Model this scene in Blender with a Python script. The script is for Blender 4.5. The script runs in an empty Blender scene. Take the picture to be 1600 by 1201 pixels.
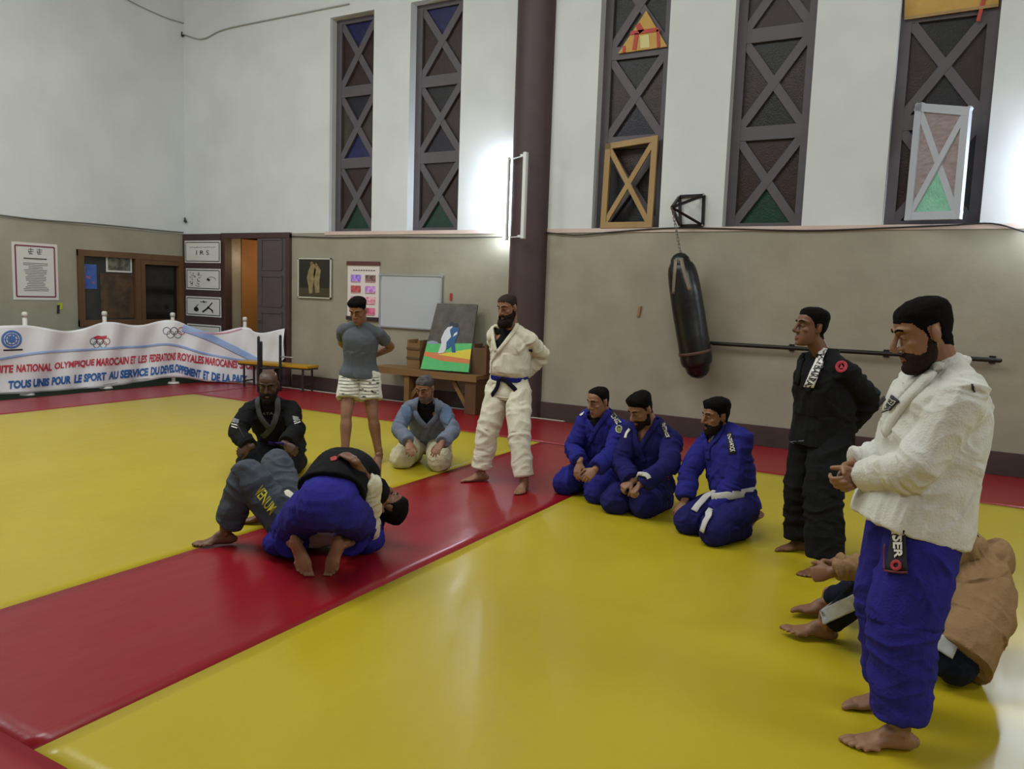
import bpy, bmesh, math, random
import numpy as np
from mathutils import Vector, Matrix
from mathutils.bvhtree import BVHTree
random.seed(4)
sc = bpy.context.scene
COL = sc.collection
# ---------------------------------------------------------------- camera
YAW, PITCH, ROLL, FPX, EYE = 0.518663, 0.113897, 0.0345712, 1231.394, 1.68
def _cam():
    cy, sy = math.cos(YAW), math.sin(YAW); cp, sp = math.cos(PITCH), math.sin(PITCH)
    fw = np.array([-sy*cp, cy*cp, -sp]); rt = np.array([cy, sy, 0.]); up = np.cross(rt, fw)
    return fw, rt*math.cos(ROLL)+up*math.sin(ROLL), -rt*math.sin(ROLL)+up*math.cos(ROLL)
FW, RT, UP = _cam()
cd = bpy.data.cameras.new('camera'); cam = bpy.data.objects.new('camera', cd); COL.objects.link(cam)
cd.sensor_fit = 'HORIZONTAL'; cd.sensor_width = 36; cd.lens = 36*FPX/1600; cd.clip_end = 100
cam.matrix_world = Matrix(((RT[0], UP[0], -FW[0], 0), (RT[1], UP[1], -FW[1], 0), (RT[2], UP[2], -FW[2], EYE), (0, 0, 0, 1)))
sc.camera = cam
# ---------------------------------------------------------------- light and exposure
sc.view_settings.view_transform = 'Standard'; sc.view_settings.look = 'None'
sc.view_settings.gamma = 1; sc.view_settings.use_curve_mapping = False
sc.view_settings.exposure = -0.04
w = bpy.data.worlds.new('world'); sc.world = w; w.use_nodes = True
w.node_tree.nodes['Background'].inputs[0].default_value = (0.02, 0.025, 0.04, 1)
w.node_tree.nodes['Background'].inputs[1].default_value = 1.0
sc.cycles.use_denoising = True
sc.cycles.max_bounces = 6; sc.cycles.diffuse_bounces = 4
def area(name, loc, target, sx, sy, watts, col):
    l = bpy.data.lights.new(name, 'AREA'); l.shape = 'RECTANGLE'; l.size = sx; l.size_y = sy; l.energy = watts; l.color = col
    o = bpy.data.objects.new(name, l); COL.objects.link(o); o.location = loc
    d = Vector(target)-Vector(loc); o.rotation_euler = d.to_track_quat('-Z', 'Y').to_euler(); return o
area('ceiling_light_left', (-8.0, 3.0, 7.3), (-8.0, 4.2, 0), 4.0, 3.0, 330, (.96, 1.0, .99))
area('ceiling_light_middle', (-3.0, 3.5, 7.3), (-3.0, 5.0, 0), 4.0, 3.0, 190, (.96, 1.0, .99))
area('side_light_left', (-12.2, 1.0, 4.5), (-3.0, 8.0, 1.5), 2.4, 1.0, 160, (0.93, 0.97, 1.0))
area('side_light_right', (4.8, 4.0, 4.6), (-2.0, 8.0, 1.8), 2.4, 1.0, 110, (.97, 1.0, .98))
area('rear_fill_light', (2.5, -3.0, 5.6), (-.5, 5.0, .8), 3.0, 1.2, 110, (.97, 1.0, .99))  # added fill behind the camera, brightens the near white jacket and the people

# ---------------------------------------------------------------- geometry of the view
HF = np.array([FW[0], FW[1], 0.]); HF /= np.linalg.norm(HF); HR = np.array([HF[1], -HF[0], 0.]); Z = np.array([0, 0, 1.])
CAM = np.array([0, 0, EYE])
def ray(x, y): return FW+RT*(x-800)/FPX-UP*(y-600.5)/FPX
def Fl(x, y, h=0.): d = ray(x, y); return CAM+d*((h-EYE)/d[2])
def AtY(x, y, Y): d = ray(x, y); return CAM+d*(Y/d[1])
def AtX(x, y, X): d = ray(x, y); return CAM+d*(X/d[0])
def JD(x, y, dist): d = ray(x, y); return CAM+d*(dist/(d@HF))
def pix(v): v = np.asarray(v, float)-CAM; z = v@FW; return 800+FPX*(v@RT)/z, 600.5-FPX*(v@UP)/z
def dist(v): return float((np.asarray(v)-CAM)@HF)
def nrm(v): v = np.asarray(v, float); return v/(np.linalg.norm(v)+1e-12)
def reach(a, x, y, L, sgn):
    d = nrm(ray(x, y)); tc = (a-CAM)@d; h2 = ((CAM+d*tc-a)**2).sum()
    return CAM+d*(tc+sgn*math.sqrt(max(L*L-h2, 0)))
def ik(a, b, l1, l2, pole):
    ab = b-a; L = np.linalg.norm(ab); u = ab/L
    if L >= l1+l2: return a+ab*l1/(l1+l2)
    x = (l1*l1-l2*l2+L*L)/(2*L); h = math.sqrt(max(l1*l1-x*x, 0)); p = pole-u*(pole@u)
    return a+u*x+nrm(p)*h

# ---------------------------------------------------------------- materials
def lin(c): return tuple(((v/255)/12.92 if v/255 <= .04045 else ((v/255+.055)/1.055)**2.4) for v in c)
_M = {}
def mat(name, rgb, rough=.6, rgb2=None, nscale=8, bump=0., bscale=40, metal=0., emit=0., spec=.5, stretch=None, mixpos=.5, contrast=.25, bdist=.01, coat=0.):
    if name in _M: return _M[name]
    m = bpy.data.materials.new(name); m.use_nodes = True; nt = m.node_tree; N = nt.nodes; L = nt.links
    b = N['Principled BSDF']; b.inputs['Base Color'].default_value = (*lin(rgb), 1); b.inputs['Roughness'].default_value = rough
    b.inputs['Metallic'].default_value = metal; b.inputs['Specular IOR Level'].default_value = spec
    if coat: b.inputs['Coat Weight'].default_value = coat; b.inputs['Coat Roughness'].default_value = .15
    tc = N.new('ShaderNodeTexCoord'); src = tc.outputs['Object']
    if stretch:
        mp = N.new('ShaderNodeMapping'); mp.inputs['Scale'].default_value = stretch; L.new(src, mp.inputs[0]); src = mp.outputs[0]
    if rgb2 is not None:
        n = N.new('ShaderNodeTexNoise'); n.inputs['Scale'].default_value = nscale; n.inputs['Detail'].default_value = 5; L.new(src, n.inputs['Vector'])
        r = N.new('ShaderNodeValToRGB'); r.color_ramp.elements[0].position = mixpos-contrast; r.color_ramp.elements[1].position = mixpos+contrast
        r.color_ramp.elements[0].color = (*lin(rgb), 1); r.color_ramp.elements[1].color = (*lin(rgb2), 1)
        L.new(n.outputs[0], r.inputs[0]); L.new(r.outputs[0], b.inputs['Base Color'])
    if bump:
        n = N.new('ShaderNodeTexNoise'); n.inputs['Scale'].default_value = bscale; n.inputs['Detail'].default_value = 4; L.new(src, n.inputs['Vector'])
        bp = N.new('ShaderNodeBump'); bp.inputs['Strength'].default_value = bump; bp.inputs['Distance'].default_value = bdist
        L.new(n.outputs[0], bp.inputs['Height']); L.new(bp.outputs[0], b.inputs['Normal'])
    if emit:
        b.inputs['Emission Color'].default_value = (*lin(rgb), 1); b.inputs['Emission Strength'].default_value = emit
    _M[name] = m; return m
def cloth(name, rgb, rgb2=None, rough=.9): return mat(name, rgb, rough, rgb2 or tuple(int(c*.88) for c in rgb), 14, .5, 110, spec=.15, bdist=.006)

# ---------------------------------------------------------------- object helpers
def tag(o, label=None, cat=None, group=None, kind=None):
    if label: o['label'] = label
    if cat: o['category'] = cat
    if group: o['group'] = group
    if kind: o['kind'] = kind
    return o
def empty(name, loc, label, cat, group=None):
    o = bpy.data.objects.new(name, None); o.empty_display_size = .1; COL.objects.link(o); o.location = tuple(loc); return tag(o, label, cat, group)
def link(name, me, m, parent=None, smooth=False):
    o = bpy.data.objects.new(name, me); COL.objects.link(o)
    if m is not None:
        for mm in (m if isinstance(m, (list, tuple)) else [m]): me.materials.append(mm)
    if smooth: me.shade_smooth()
    if parent is not None:
        o.parent = parent; o.matrix_parent_inverse = wmat(parent).inverted()
    return o
def wmat(o):
    M = Matrix.LocRotScale(o.location, o.rotation_euler, o.scale)
    return wmat(o.parent) @ o.matrix_parent_inverse @ M if o.parent else M
def mesh_of(V, F, name='m'):
    me = bpy.data.meshes.new(name); me.from_pydata([tuple(v) for v in V], [], [tuple(f) for f in F]); me.update(); return me
class MB:
    def __init__(s): s.V = []; s.F = []
    def add(s, V, F):
        k = len(s.V); s.V += [tuple(map(float, v)) for v in V]; s.F += [tuple(i+k for i in f) for f in F]; return s
    def box(s, a, b, bev=0):
        x0, y0, z0 = a; x1, y1, z1 = b
        V = [(x0,y0,z0),(x1,y0,z0),(x1,y1,z0),(x0,y1,z0),(x0,y0,z1),(x1,y0,z1),(x1,y1,z1),(x0,y1,z1)]
        return s.add(V, [(0,3,2,1),(4,5,6,7),(0,1,5,4),(1,2,6,5),(2,3,7,6),(3,0,4,7)])
    def bar(s, a, b, w, t, n=(0, -1, 0)):            # rectangular bar from a to b, width w across, thickness t along n
        a = np.array(a, float); b = np.array(b, float); u = nrm(b-a); n = nrm(np.array(n, float)-u*(np.array(n, float)@u)); q = np.cross(u, n)
        V = []
        for p in (a, b):
            for sx, sy in ((-1,-1),(1,-1),(1,1),(-1,1)): V.append(p+q*w/2*sx+n*t/2*sy)
        return s.add(V, [(0,3,2,1),(4,5,6,7),(0,1,5,4),(1,2,6,5),(2,3,7,6),(3,0,4,7)])
    def quad(s, pts, n, t):                            # slab through 4 points with thickness t along n
        n = nrm(n); P0 = [np.array(p, float) for p in pts]; V = [p+n*t/2 for p in P0]+[p-n*t/2 for p in P0]; k = len(pts)
        F = [tuple(range(k)), tuple(range(2*k-1, k-1, -1))]+[(i, i+k, (i+1) % k+k, (i+1) % k) for i in range(k)]
        return s.add(V, F)
    def tube(s, pts, rads, **k): V, F = tube(pts, rads, **k); return s.add(V, F)
    def build(s, name, m, parent=None, smooth=False, bevel=0):
        me = mesh_of(s.V, s.F, name)
        bm = bmesh.new(); bm.from_mesh(me)
        if bevel: bmesh.ops.bevel(bm, geom=list(bm.edges), offset=bevel, segments=2, affect='EDGES', profile=.5)
        bmesh.ops.recalc_face_normals(bm, faces=bm.faces); bm.to_mesh(me); bm.free()
        return link(name, me, m, parent, smooth)
def catmull(A, sub):
    A = np.asarray(A, float); n = len(A)
    if n < 3: 
        return np.array([A[0]+(A[-1]-A[0])*t for t in np.linspace(0, 1, sub+1)])
    P = np.vstack([2*A[0]-A[1], A, 2*A[-1]-A[-2]]); out = []
    for i in range(1, n):
        p0, p1, p2, p3 = P[i-1], P[i], P[i+1], P[i+2]
        for t in np.linspace(0, 1, sub, endpoint=False):
            out.append(.5*((2*p1)+(-p0+p2)*t+(2*p0-5*p1+4*p2-p3)*t*t+(-p0+3*p1-3*p2+p3)*t**3))
    out.append(A[-1]); return np.array(out)
def tube(pts, rads, lat=None, n=14, sub=4, cap=True, flat=False, power=2.0):
    pts = np.asarray(pts, float); k = len(pts)
    R = np.array([(r, r) if np.isscalar(r) else tuple(r) for r in rads], float)
    Lt = None
    if lat is not None:
        lat = np.asarray(lat, float); Lt = np.tile(lat, (k, 1)) if lat.ndim == 1 else lat
    if sub > 1:
        X = catmull(np.hstack([pts, R]+([Lt] if Lt is not None else [])), sub); pts = X[:, :3]; R = X[:, 3:5]
        if Lt is not None: Lt = X[:, 5:8]
    k = len(pts); T = np.gradient(pts, axis=0); T = np.array([nrm(t) for t in T])
    V = []; F = []; q = None; ang = np.linspace(0, 2*math.pi, n, endpoint=False)
    ca, sa = np.cos(ang), np.sin(ang); ca = np.sign(ca)*abs(ca)**(2/power); sa = np.sign(sa)*abs(sa)**(2/power)
    rings = []
    def fr(i):
        nonlocal q
        if Lt is not None: a = nrm(Lt[i]-T[i]*(Lt[i]@T[i]))
        else:
            if q is None: q = nrm(np.cross(T[i], (0, 0, 1) if abs(T[i][2]) < .9 else (1, 0, 0)))
            q = nrm(q-T[i]*(q@T[i])); a = q
        return a, np.cross(T[i], a)
    frames = [fr(i) for i in range(k)]
    def ring(c, a, b, r1, r2): return [c+a*r1*x+b*r2*y for x, y in zip(ca, sa)]
    if cap and not flat:
        a, b = frames[0]; r = min(R[0])
        for ph in (75, 50, 25):
            p = math.radians(ph); rings.append(ring(pts[0]-T[0]*r*math.sin(p), a, b, R[0][0]*math.cos(p), R[0][1]*math.cos(p)))
    for i in range(k): a, b = frames[i]; rings.append(ring(pts[i], a, b, R[i][0], R[i][1]))
    if cap and not flat:
        a, b = frames[-1]; r = min(R[-1])
        for ph in (25, 50, 75):
            p = math.radians(ph); rings.append(ring(pts[-1]+T[-1]*r*math.sin(p), a, b, R[-1][0]*math.cos(p), R[-1][1]*math.cos(p)))
    for r in rings: V += r
    m = len(rings)
    for i in range(m-1):
        for j in range(n): F.append((i*n+j, i*n+(j+1) % n, (i+1)*n+(j+1) % n, (i+1)*n+j))
    F.append(tuple(range(n-1, -1, -1))); F.append(tuple((m-1)*n+j for j in range(n)))
    return np.array(V), F
def ell(c, r, M=None, n=16):
    V = []; F = []; M = np.eye(3) if M is None else M; m = n//2
    for i in range(1, m):
        for j in range(n):
            t = math.pi*i/m; p = 2*math.pi*j/n; V.append(np.array(c)+M@np.array([r[0]*math.sin(t)*math.cos(p), r[1]*math.sin(t)*math.sin(p), r[2]*math.cos(t)]))
    for i in range(m-2):
        for j in range(n): F.append((i*n+j, (i+1)*n+j, (i+1)*n+(j+1) % n, i*n+(j+1) % n))
    V.append(np.array(c)+M@np.array([0, 0, r[2]])); V.append(np.array(c)-M@np.array([0, 0, r[2]])); a = len(V)-2
    for j in range(n): F.append((a, j, (j+1) % n)); F.append((a+1, (m-2)*n+(j+1) % n, (m-2)*n+j))
    return np.array(V), F
# value noise
_rng = np.random.default_rng(7); _T = _rng.random((32, 32, 32))
def vn(P):
    P = np.asarray(P, float); i = np.floor(P).astype(int); f = P-i; f = f*f*(3-2*f); o = 0
    for dx in (0, 1):
        for dy in (0, 1):
            for dz in (0, 1):
                wgt = (f[:, 0] if dx else 1-f[:, 0])*(f[:, 1] if dy else 1-f[:, 1])*(f[:, 2] if dz else 1-f[:, 2])
                o = o+wgt*_T[(i[:, 0]+dx) & 31, (i[:, 1]+dy) & 31, (i[:, 2]+dz) & 31]
    return o
def voxel(pieces, vs):
    """join closed pieces into one continuous surface; returns verts, polys"""
    V = []; F = []
    for v, f in pieces:
        k = len(V); V += list(map(tuple, v)); F += [tuple(i+k for i in g) for g in f]
    me = mesh_of(V, F, 'tmp')
    bm = bmesh.new(); bm.from_mesh(me); bmesh.ops.recalc_face_normals(bm, faces=bm.faces); bm.to_mesh(me); bm.free()
    o = bpy.data.objects.new('tmp', me); COL.objects.link(o)
    md = o.modifiers.new('r', 'REMESH'); md.mode = 'VOXEL'; md.voxel_size = vs; md.adaptivity = 0
    dg = bpy.context.evaluated_depsgraph_get(); e = o.evaluated_get(dg); m2 = e.to_mesh()
    n = len(m2.vertices); co = np.empty(n*3); m2.vertices.foreach_get('co', co)
    fs = np.array([p.vertices[:] for p in m2.polygons]) if all(len(p.vertices) == 4 for p in m2.polygons) else [tuple(p.vertices) for p in m2.polygons]
    e.to_mesh_clear(); bpy.data.objects.remove(o); bpy.data.meshes.remove(me)
    return co.reshape(-1, 3), fs
def edges_of(F):
    F = np.asarray(F); E = np.vstack([F[:, [i, (i+1) % F.shape[1]]] for i in range(F.shape[1])]); E.sort(axis=1)
    return np.unique(E, axis=0)
def smooth(V, F, it, lam=.5, mu=-.52, wt=None):
    E = edges_of(F); n = len(V); deg = np.bincount(E.ravel(), minlength=n).astype(float)[:, None]; deg[deg == 0] = 1
    for k in range(it):
        for s in ((lam, mu) if mu else (lam,)):
            S = np.empty_like(V)
            for c in range(3): S[:, c] = np.bincount(E[:, 0], V[E[:, 1], c], n)+np.bincount(E[:, 1], V[E[:, 0], c], n)
            d = (S/deg-V)*s
            V = V+(d if wt is None else d*wt[:, None])
    return V
def normals(V, F):
    F = np.asarray(F); n = np.cross(V[F[:, 2]]-V[F[:, 0]], V[F[:, 3]]-V[F[:, 1]]); N = np.zeros_like(V)
    for i in range(4):
        for c in range(3): N[:, c] += np.bincount(F[:, i], n[:, c], len(V))
    return N/(np.linalg.norm(N, axis=1)[:, None]+1e-12)
def folds(V, N, bones):
    """cloth folds; bones = (a, b, amp, freq along, freq across)"""
    best = np.full(len(V), 1e9); D = np.zeros(len(V)); sd = 0
    for a, b, amp, fa, fc in bones:
        a = np.asarray(a); b = np.asarray(b); L = np.linalg.norm(b-a); u = (b-a)/L; t = np.clip((V-a)@u, 0, L); q = V-a-np.outer(t, u); dd = np.linalg.norm(q, axis=1)
        s = (V-a)@u; e1 = nrm(np.cross(u, (0.3, .5, .8))); e2 = np.cross(u, e1); sd += 3.7
        w1 = vn(V*7+sd)*1.6
        P = np.stack([s*fa+w1, (q@e1)*fc+sd, (q@e2)*fc+w1*.6], 1)
        r = 1-abs(2*vn(P)-1); r2 = 1-abs(2*vn(P*2.1+5)-1)
        val = amp*(1.5*(r**1.6-.42)+.8*(r2-.55)); m = dd < best; D[m] = val[m]; best[m] = dd[m]
    return V+N*D[:, None]
def to_obj(name, V, F, m, parent, smoothshade=True):
    return link(name, mesh_of(V, F, name), m, parent, smoothshade)
def bvh_of(V, F): return BVHTree.FromPolygons([tuple(v) for v in V], [tuple(map(int, f)) for f in F])
def ribbon(pts, nor, width, thick, closed=False, sub=4):
    """band following pts, lying on a surface with normals nor"""
    X = np.hstack([np.asarray(pts, float), np.asarray(nor, float)])
    if closed: X = np.vstack([X, X[:1]])
    X = catmull(X, sub); P = X[:, :3]; Nn = np.array([nrm(v) for v in X[:, 3:6]])
    T = np.gradient(P, axis=0)
    if closed: T[0] = T[-1] = P[1]-P[-2]
    V = []; F = []
    for p, n, t in zip(P, Nn, T):
        t = nrm(t); wv = nrm(np.cross(n, t)); n2 = np.cross(t, wv)
        for a, b in ((-1, .2), (-.8, 1), (.8, 1), (1, .2), (1, -1), (-1, -1)): V.append(p+wv*a*width/2+n2*b*thick/2)
    k = len(P)
    for i in range(k-1):
        for j in range(6): F.append((i*6+j, i*6+(j+1) % 6, (i+1)*6+(j+1) % 6, (i+1)*6+j))
    if not closed: F += [tuple(range(5, -1, -1)), tuple((k-1)*6+j for j in range(6))]
    return V, F
class Surf:
    """surface of one garment or body, to lay bands, patches and lettering on"""
    def __init__(s, V, F): s.b = bvh_of(V, F); s.last = 5.
    def hit(s, x, y):
        d = Vector(ray(x, y)).normalized(); r = s.b.ray_cast(Vector(CAM), d)
        if r[0] is None:
            p = Vector(CAM)+d*s.last; q = s.b.find_nearest(p)
            return np.array(q[0]), np.array(q[1])
        s.last = r[3]; n = np.array(r[1]); 
        if n@np.array(d) > 0: n = -n
        return np.array(r[0]), n
    def path(s, px, off=.004):
        P = []; N = []
        px = catmull(np.array(px, float), 3) if len(px) > 2 else catmull(np.array(px, float), 4)
        for x, y in px: p, n = s.hit(x, y); P.append(p+n*off); N.append(n)
        N = np.array(N); M = N.copy()
        for i in range(len(N)): M[i] = nrm(N[max(0, i-1):i+2].sum(0))
        return P, M
    def band(s, name, px, width, thick, m, parent, off=.004):
        P, N = s.path(px, off); V, F = ribbon(P, N, width, thick, sub=2); return link(name, mesh_of(V, F), m, parent, True)
    def patch(s, name, quad, m, parent, off=.006, n=8):
        Q = np.array(quad, float); V = []; F = []
        for j in range(n+1):
            for i in range(n+1):
                u, v = i/n, j/n; q = (Q[0]*(1-u)+Q[1]*u)*(1-v)+(Q[3]*(1-u)+Q[2]*u)*v; p, nn = s.hit(*q); V.append(p+nn*off)
        for j in range(n):
            for i in range(n): a = j*(n+1)+i; F.append((a, a+1, a+n+2, a+n+1))
        o = link(name, mesh_of(V, F), m, parent, True); md = o.modifiers.new('t', 'SOLIDIFY'); md.thickness = .003; md.offset = 0; return o
    def text(s, name, txt, quad, m, parent, off=.008, bold=.0, curve=None, fine=0):
        """lettering; quad = px corners lower-left, lower-right, upper-right, upper-left in reading direction"""
        V, F = text_mesh(txt, bold, fine); V = np.array(V); mn = V.min(0); mx = V.max(0); U = (V[:, 0]-mn[0])/(mx[0]-mn[0]); W = (V[:, 1]-mn[1])/(mx[1]-mn[1])
        Q = np.array(quad, float); out = []
        for u, v in zip(U, W):
            q = (Q[0]*(1-u)+Q[1]*u)*(1-v)+(Q[3]*(1-u)+Q[2]*u)*v if curve is None else curve(u, v)
            p, nn = s.hit(*q); out.append(p+nn*off)
        return link(name, mesh_of(out, F), m, parent)
    def shape(s, name, polys, m, parent, off=.008):
        """flat marks given as pixel polygons"""
        V = []; F = []
        for pl in polys:
            k = len(V)
            for q in pl: p, nn = s.hit(*q); V.append(p+nn*off)
            F.append(tuple(range(k, len(V))))
        return link(name, mesh_of(V, F), m, parent)
def text_mesh(txt, bold=0., fine=0):
    c = bpy.data.curves.new('t', 'FONT'); c.body = txt; c.size = 1; c.offset = bold; c.resolution_u = 3; c.space_line = .9
    o = bpy.data.objects.new('t', c); COL.objects.link(o); dg = bpy.context.evaluated_depsgraph_get(); e = o.evaluated_get(dg); me = e.to_mesh()
    bm = bmesh.new(); bm.from_mesh(me); bmesh.ops.triangulate(bm, faces=bm.faces)
    for _ in range(fine):
        bmesh.ops.subdivide_edges(bm, edges=[x for x in bm.edges if x.calc_length() > .2], cuts=1); bmesh.ops.triangulate(bm, faces=bm.faces)
    bm.verts.index_update()
    V = [tuple(v.co)[:2] for v in bm.verts]; F = [tuple(v.index for v in f.verts) for f in bm.faces]
    bm.free(); e.to_mesh_clear(); bpy.data.objects.remove(o); bpy.data.curves.remove(c); return V, F
def flat_text(name, txt, origin, ux, uy, w, h, m, parent, off=(0, 0, 0), bold=0., thick=0):
    V, F = text_mesh(txt, bold); V = np.array(V); mn = V.min(0); mx = V.max(0); o = np.array(origin, float)+np.array(off)
    P = [o+np.array(ux)*w*(a-mn[0])/(mx[0]-mn[0])+np.array(uy)*h*(b-mn[1])/(mx[1]-mn[1]) for a, b in V]
    return link(name, mesh_of(P, F), m, parent)

# ================================================================ the hall
YW = 9.68; XL = -12.5; XR = 5.6; YN = -4.5; HC = 7.6; DZ = 2.56
white = mat('wall_white', (209, 212, 212), .75, (196, 199, 198), 1.3, .25, 9, spec=.3)
dado = mat('wall_dado', (156, 151, 134), .38, (140, 135, 119), 2.2, .4, 7, spec=.45)
maroon = mat('maroon_paint', (70, 50, 52), .55, (60, 43, 45), 5, .15, 20)
skirtm = mat('skirting_paint', (72, 52, 50), .5, (60, 46, 44), 4)
darkfl = mat('green_floor', (28, 58, 46), .5, (36, 50, 42), 3)
ceilm = mat('ceiling_white', (200, 200, 192), .8)
pinkm = mat('sill_paint', (196, 170, 160), .7, (206, 190, 180), 3)
def struct(o): o['kind'] = 'structure'; return o
struct(MB().box((XL-.3, YN-.3, -.12), (XR+.3, YW+1.8, -.045)).build('floor', darkfl))
struct(MB().box((XL-.3, YN-.3, HC), (XR+.3, YW+.6, HC+.15)).build('ceiling', ceilm))
# back wall in pieces round the openings
WINS = [(-9.02, -8.14), (-7.45, -6.53), (-4.40, -3.47), (-2.67, -1.75), (-.90, .03)]
TOP = [5.87, 5.87, 5.95, 5.95, 5.95]
DO = (-11.42, -9.86)     # doorway
bw = MB(); x = XL-.3
for (a, b), t in zip(WINS, TOP):
    bw.box((x, YW, DZ), (a, YW+.32, HC)); bw.box((a, YW, t), (b, YW+.32, HC)); x = b
bw.box((x, YW, DZ), (XR+.3, YW+.32, HC))
struct(bw.build('wall_back', white))
lo = MB(); lo.box((XL-.3, YW+.004, -.045), (DO[0], YW+.32, DZ)); lo.box((DO[1], YW+.004, -.045), (XR+.3, YW+.32, DZ))
struct(lo.build('wall_back_dado', dado))
# left wall with a window to the office
LW = (7.62, 9.6, .92, 2.16)
lw = MB().box((XL-.3, YN, DZ), (XL, YW, HC)); struct(lw.build('wall_left', white))
l2 = MB(); l2.box((XL-.3, YN, -.045), (XL-.004, LW[0], DZ)); l2.box((XL-.3, LW[1], -.045), (XL-.004, YW, DZ))
l2.box((XL-.3, LW[0], -.045), (XL-.004, LW[1], LW[2])); l2.box((XL-.3, LW[0], LW[3]), (XL-.004, LW[1], DZ))
struct(l2.build('wall_left_dado', dado))
struct(MB().box((XR, YN, -.045), (XR+.3, YW, HC)).build('wall_right', white))
struct(MB().box((XL-.3, YN-.3, -.045), (XR+.3, YN, HC)).build('wall_front', white))
struct(MB().box((DO[1]+.06, YW-.025, -.045), (XR, YW+.006, .21)).build('baseboard_back', skirtm, bevel=.004))
struct(MB().box((XL-.004, YN, -.045), (XL+.02, YW-.05, .21)).build('baseboard_left', skirtm))
sl = MB()
for a, b in ((-9.1, -5.72), (-5.14, XR)): sl.box((a, YW-.012, DZ-.035), (b, YW+.02, DZ+.02))
struct(sl.build('trim_1', pinkm))
# engaged pillars
def pillar(xc, n):
    V = []; F = []; prof = [(.28*math.cos(t), -.225*math.sin(t)+(.1 if abs(math.sin(t)) < .01 else 0)) for t in np.linspace(math.pi, 0, 25)]
    for z in (-.045, HC): V += [(xc+a, YW+b, z) for a, b in prof]
    k = len(prof); F = [tuple(range(k)), tuple(range(2*k-1, k-1, -1))]+[(i, (i+1) % k, (i+1) % k+k, i+k) for i in range(k)]
    o = MB().add(V, F).build('trim_%d' % n, maroon); o['kind'] = 'structure'
    o.data.shade_smooth(); o.data.set_sharp_from_angle(angle=.8)
pillar(-5.33, 2); pillar(1.15, 3)
# ---- windows: wooden lattice with coloured glass
frm = mat('window_frame_grey', (84, 77, 83), .55, (75, 69, 74), 6)
gl = {k: mat('glass_'+k, c, .4, tuple(int(v*.7) for v in c), 9, .4, 60, spec=.35) for k, c in dict(brown=(50, 30, 26), navy=(22, 20, 34), blue=(24, 26, 84), green=(12, 56, 42), dark=(24, 20, 24), olive=(60, 56, 46)).items()}
PAT = [  # per cell from the top: top, left, right, bottom
 [('blue','brown','brown','brown'), ('navy','olive','olive','blue'), ('brown','brown','brown','green')],
 [('blue','brown','brown','brown'), ('dark','brown','brown','navy'), ('brown','brown','brown','green')],
 [('brown','dark','dark','olive'), ('dark','brown','brown','navy'), ('brown','dark','dark','dark')],
 [('brown','brown','brown','brown'), ('dark','brown','brown','dark'), ('brown','brown','brown','green')],
 [('brown','brown','brown','brown'), ('dark','brown','brown','dark'), ('blue','brown','dark','dark')]]
def cell(x0, x1, z0, z1, y, cols, frame, glass_parent, bw=.10):
    cx, cz = (x0+x1)/2, (z0+z1)/2; c = (cx, y, cz); P = [(x0, y, z1), (x1, y, z1), (x1, y, z0), (x0, y, z0)]
    for q, (a, b) in zip(cols, ((0, 1), (3, 0), (1, 2), (2, 3))):
        o = MB().quad([P[a], P[b], c], (0, 1, 0), .008).build('pane', gl[q], glass_parent)
    frame.bar((x0, y-.022, z0), (x1, y-.022, z1), bw, .045); frame.bar((x0, y-.018, z1), (x1, y-.018, z0), bw, .045)
for i, ((a, b), t) in enumerate(zip(WINS, TOP)):
    y = YW+.2; fr = MB(); root = None
    h = (t-DZ)/3
    fr.box((a, y-.05, DZ), (a+.11, y+.02, t)); fr.box((b-.11, y-.05, DZ), (b, y+.02, t))
    for k in range(4): z = DZ+h*k; zz = .075 if k in (0, 3) else .08; fr.box((a+.1, y-.047, max(DZ, z-zz)), (b-.1, y+.018, min(t, z+zz)))
    pend = []
    class _P: pass
    o = bpy.data.objects.new('window_%d' % (i+1), None); COL.objects.link(o); o.location = ((a+b)/2, y, DZ); o['kind'] = 'structure'
    for k in range(3):
        cell(a+.1, b-.1, t-h*(k+1)+.07, t-h*k-.07, y, PAT[i][k], fr, o)
    fr.build('window_frame', frm, o)
# ---- doorway and leaves
wood = mat('brown_wood', (104, 74, 42), .5, (84, 58, 32), 4, .2, 30, stretch=(1, 1, .15))
dgrey = mat('door_grey', (84, 74, 76), .5, (74, 65, 68), 5)
o = bpy.data.objects.new('door_1', None); COL.objects.link(o); o.location = (-10.64, YW, 0); o['kind'] = 'structure'
f = MB(); f.box((-11.5, YW-.05, 0), (-11.4, YW+.1, DZ-.02)); f.box((-9.93, YW-.05, 0), (-9.84, YW+.1, DZ-.02)); f.box((-11.5, YW-.052, DZ-.075), (-9.84, YW+.1, DZ+.012))
f.build('door_frame', mat('door_frame_paint', (66, 44, 42), .5), o)
def leaf(x0, x1, y, m, par, rows=4):
    q = MB().box((x0, y, .02), (x1, y+.045, DZ-.08)); hh = (DZ-.1)/rows
    L_ = q.build('door_leaf', m, par, bevel=.004); r = MB()
    for k in range(rows):
        z0 = .02+k*hh+.09; z1 = .02+(k+1)*hh-.02; a, b = x0+.11, x1-.09
        for (p, s) in (((a, z0), (b, z0)), ((b, z0), (b, z1)), ((b, z1), (a, z1)), ((a, z1), (a, z0))):
            r.bar((p[0], y-.006, p[1]), (s[0], y-.006, s[1]), .03, .016)
    r.build('panel_moulding', m, L_)
    return L_
dl = leaf(-10.62, -9.94, YW-.03, dgrey, o)
MB().tube([(-10.55, YW-.05, 1.1), (-10.55, YW-.1, 1.1), (-10.47, YW-.1, 1.1)], [.01, .01, .01], n=8, sub=1).build('door_handle', mat('dull_metal', (120, 116, 104), .4, metal=.8), dl)
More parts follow.
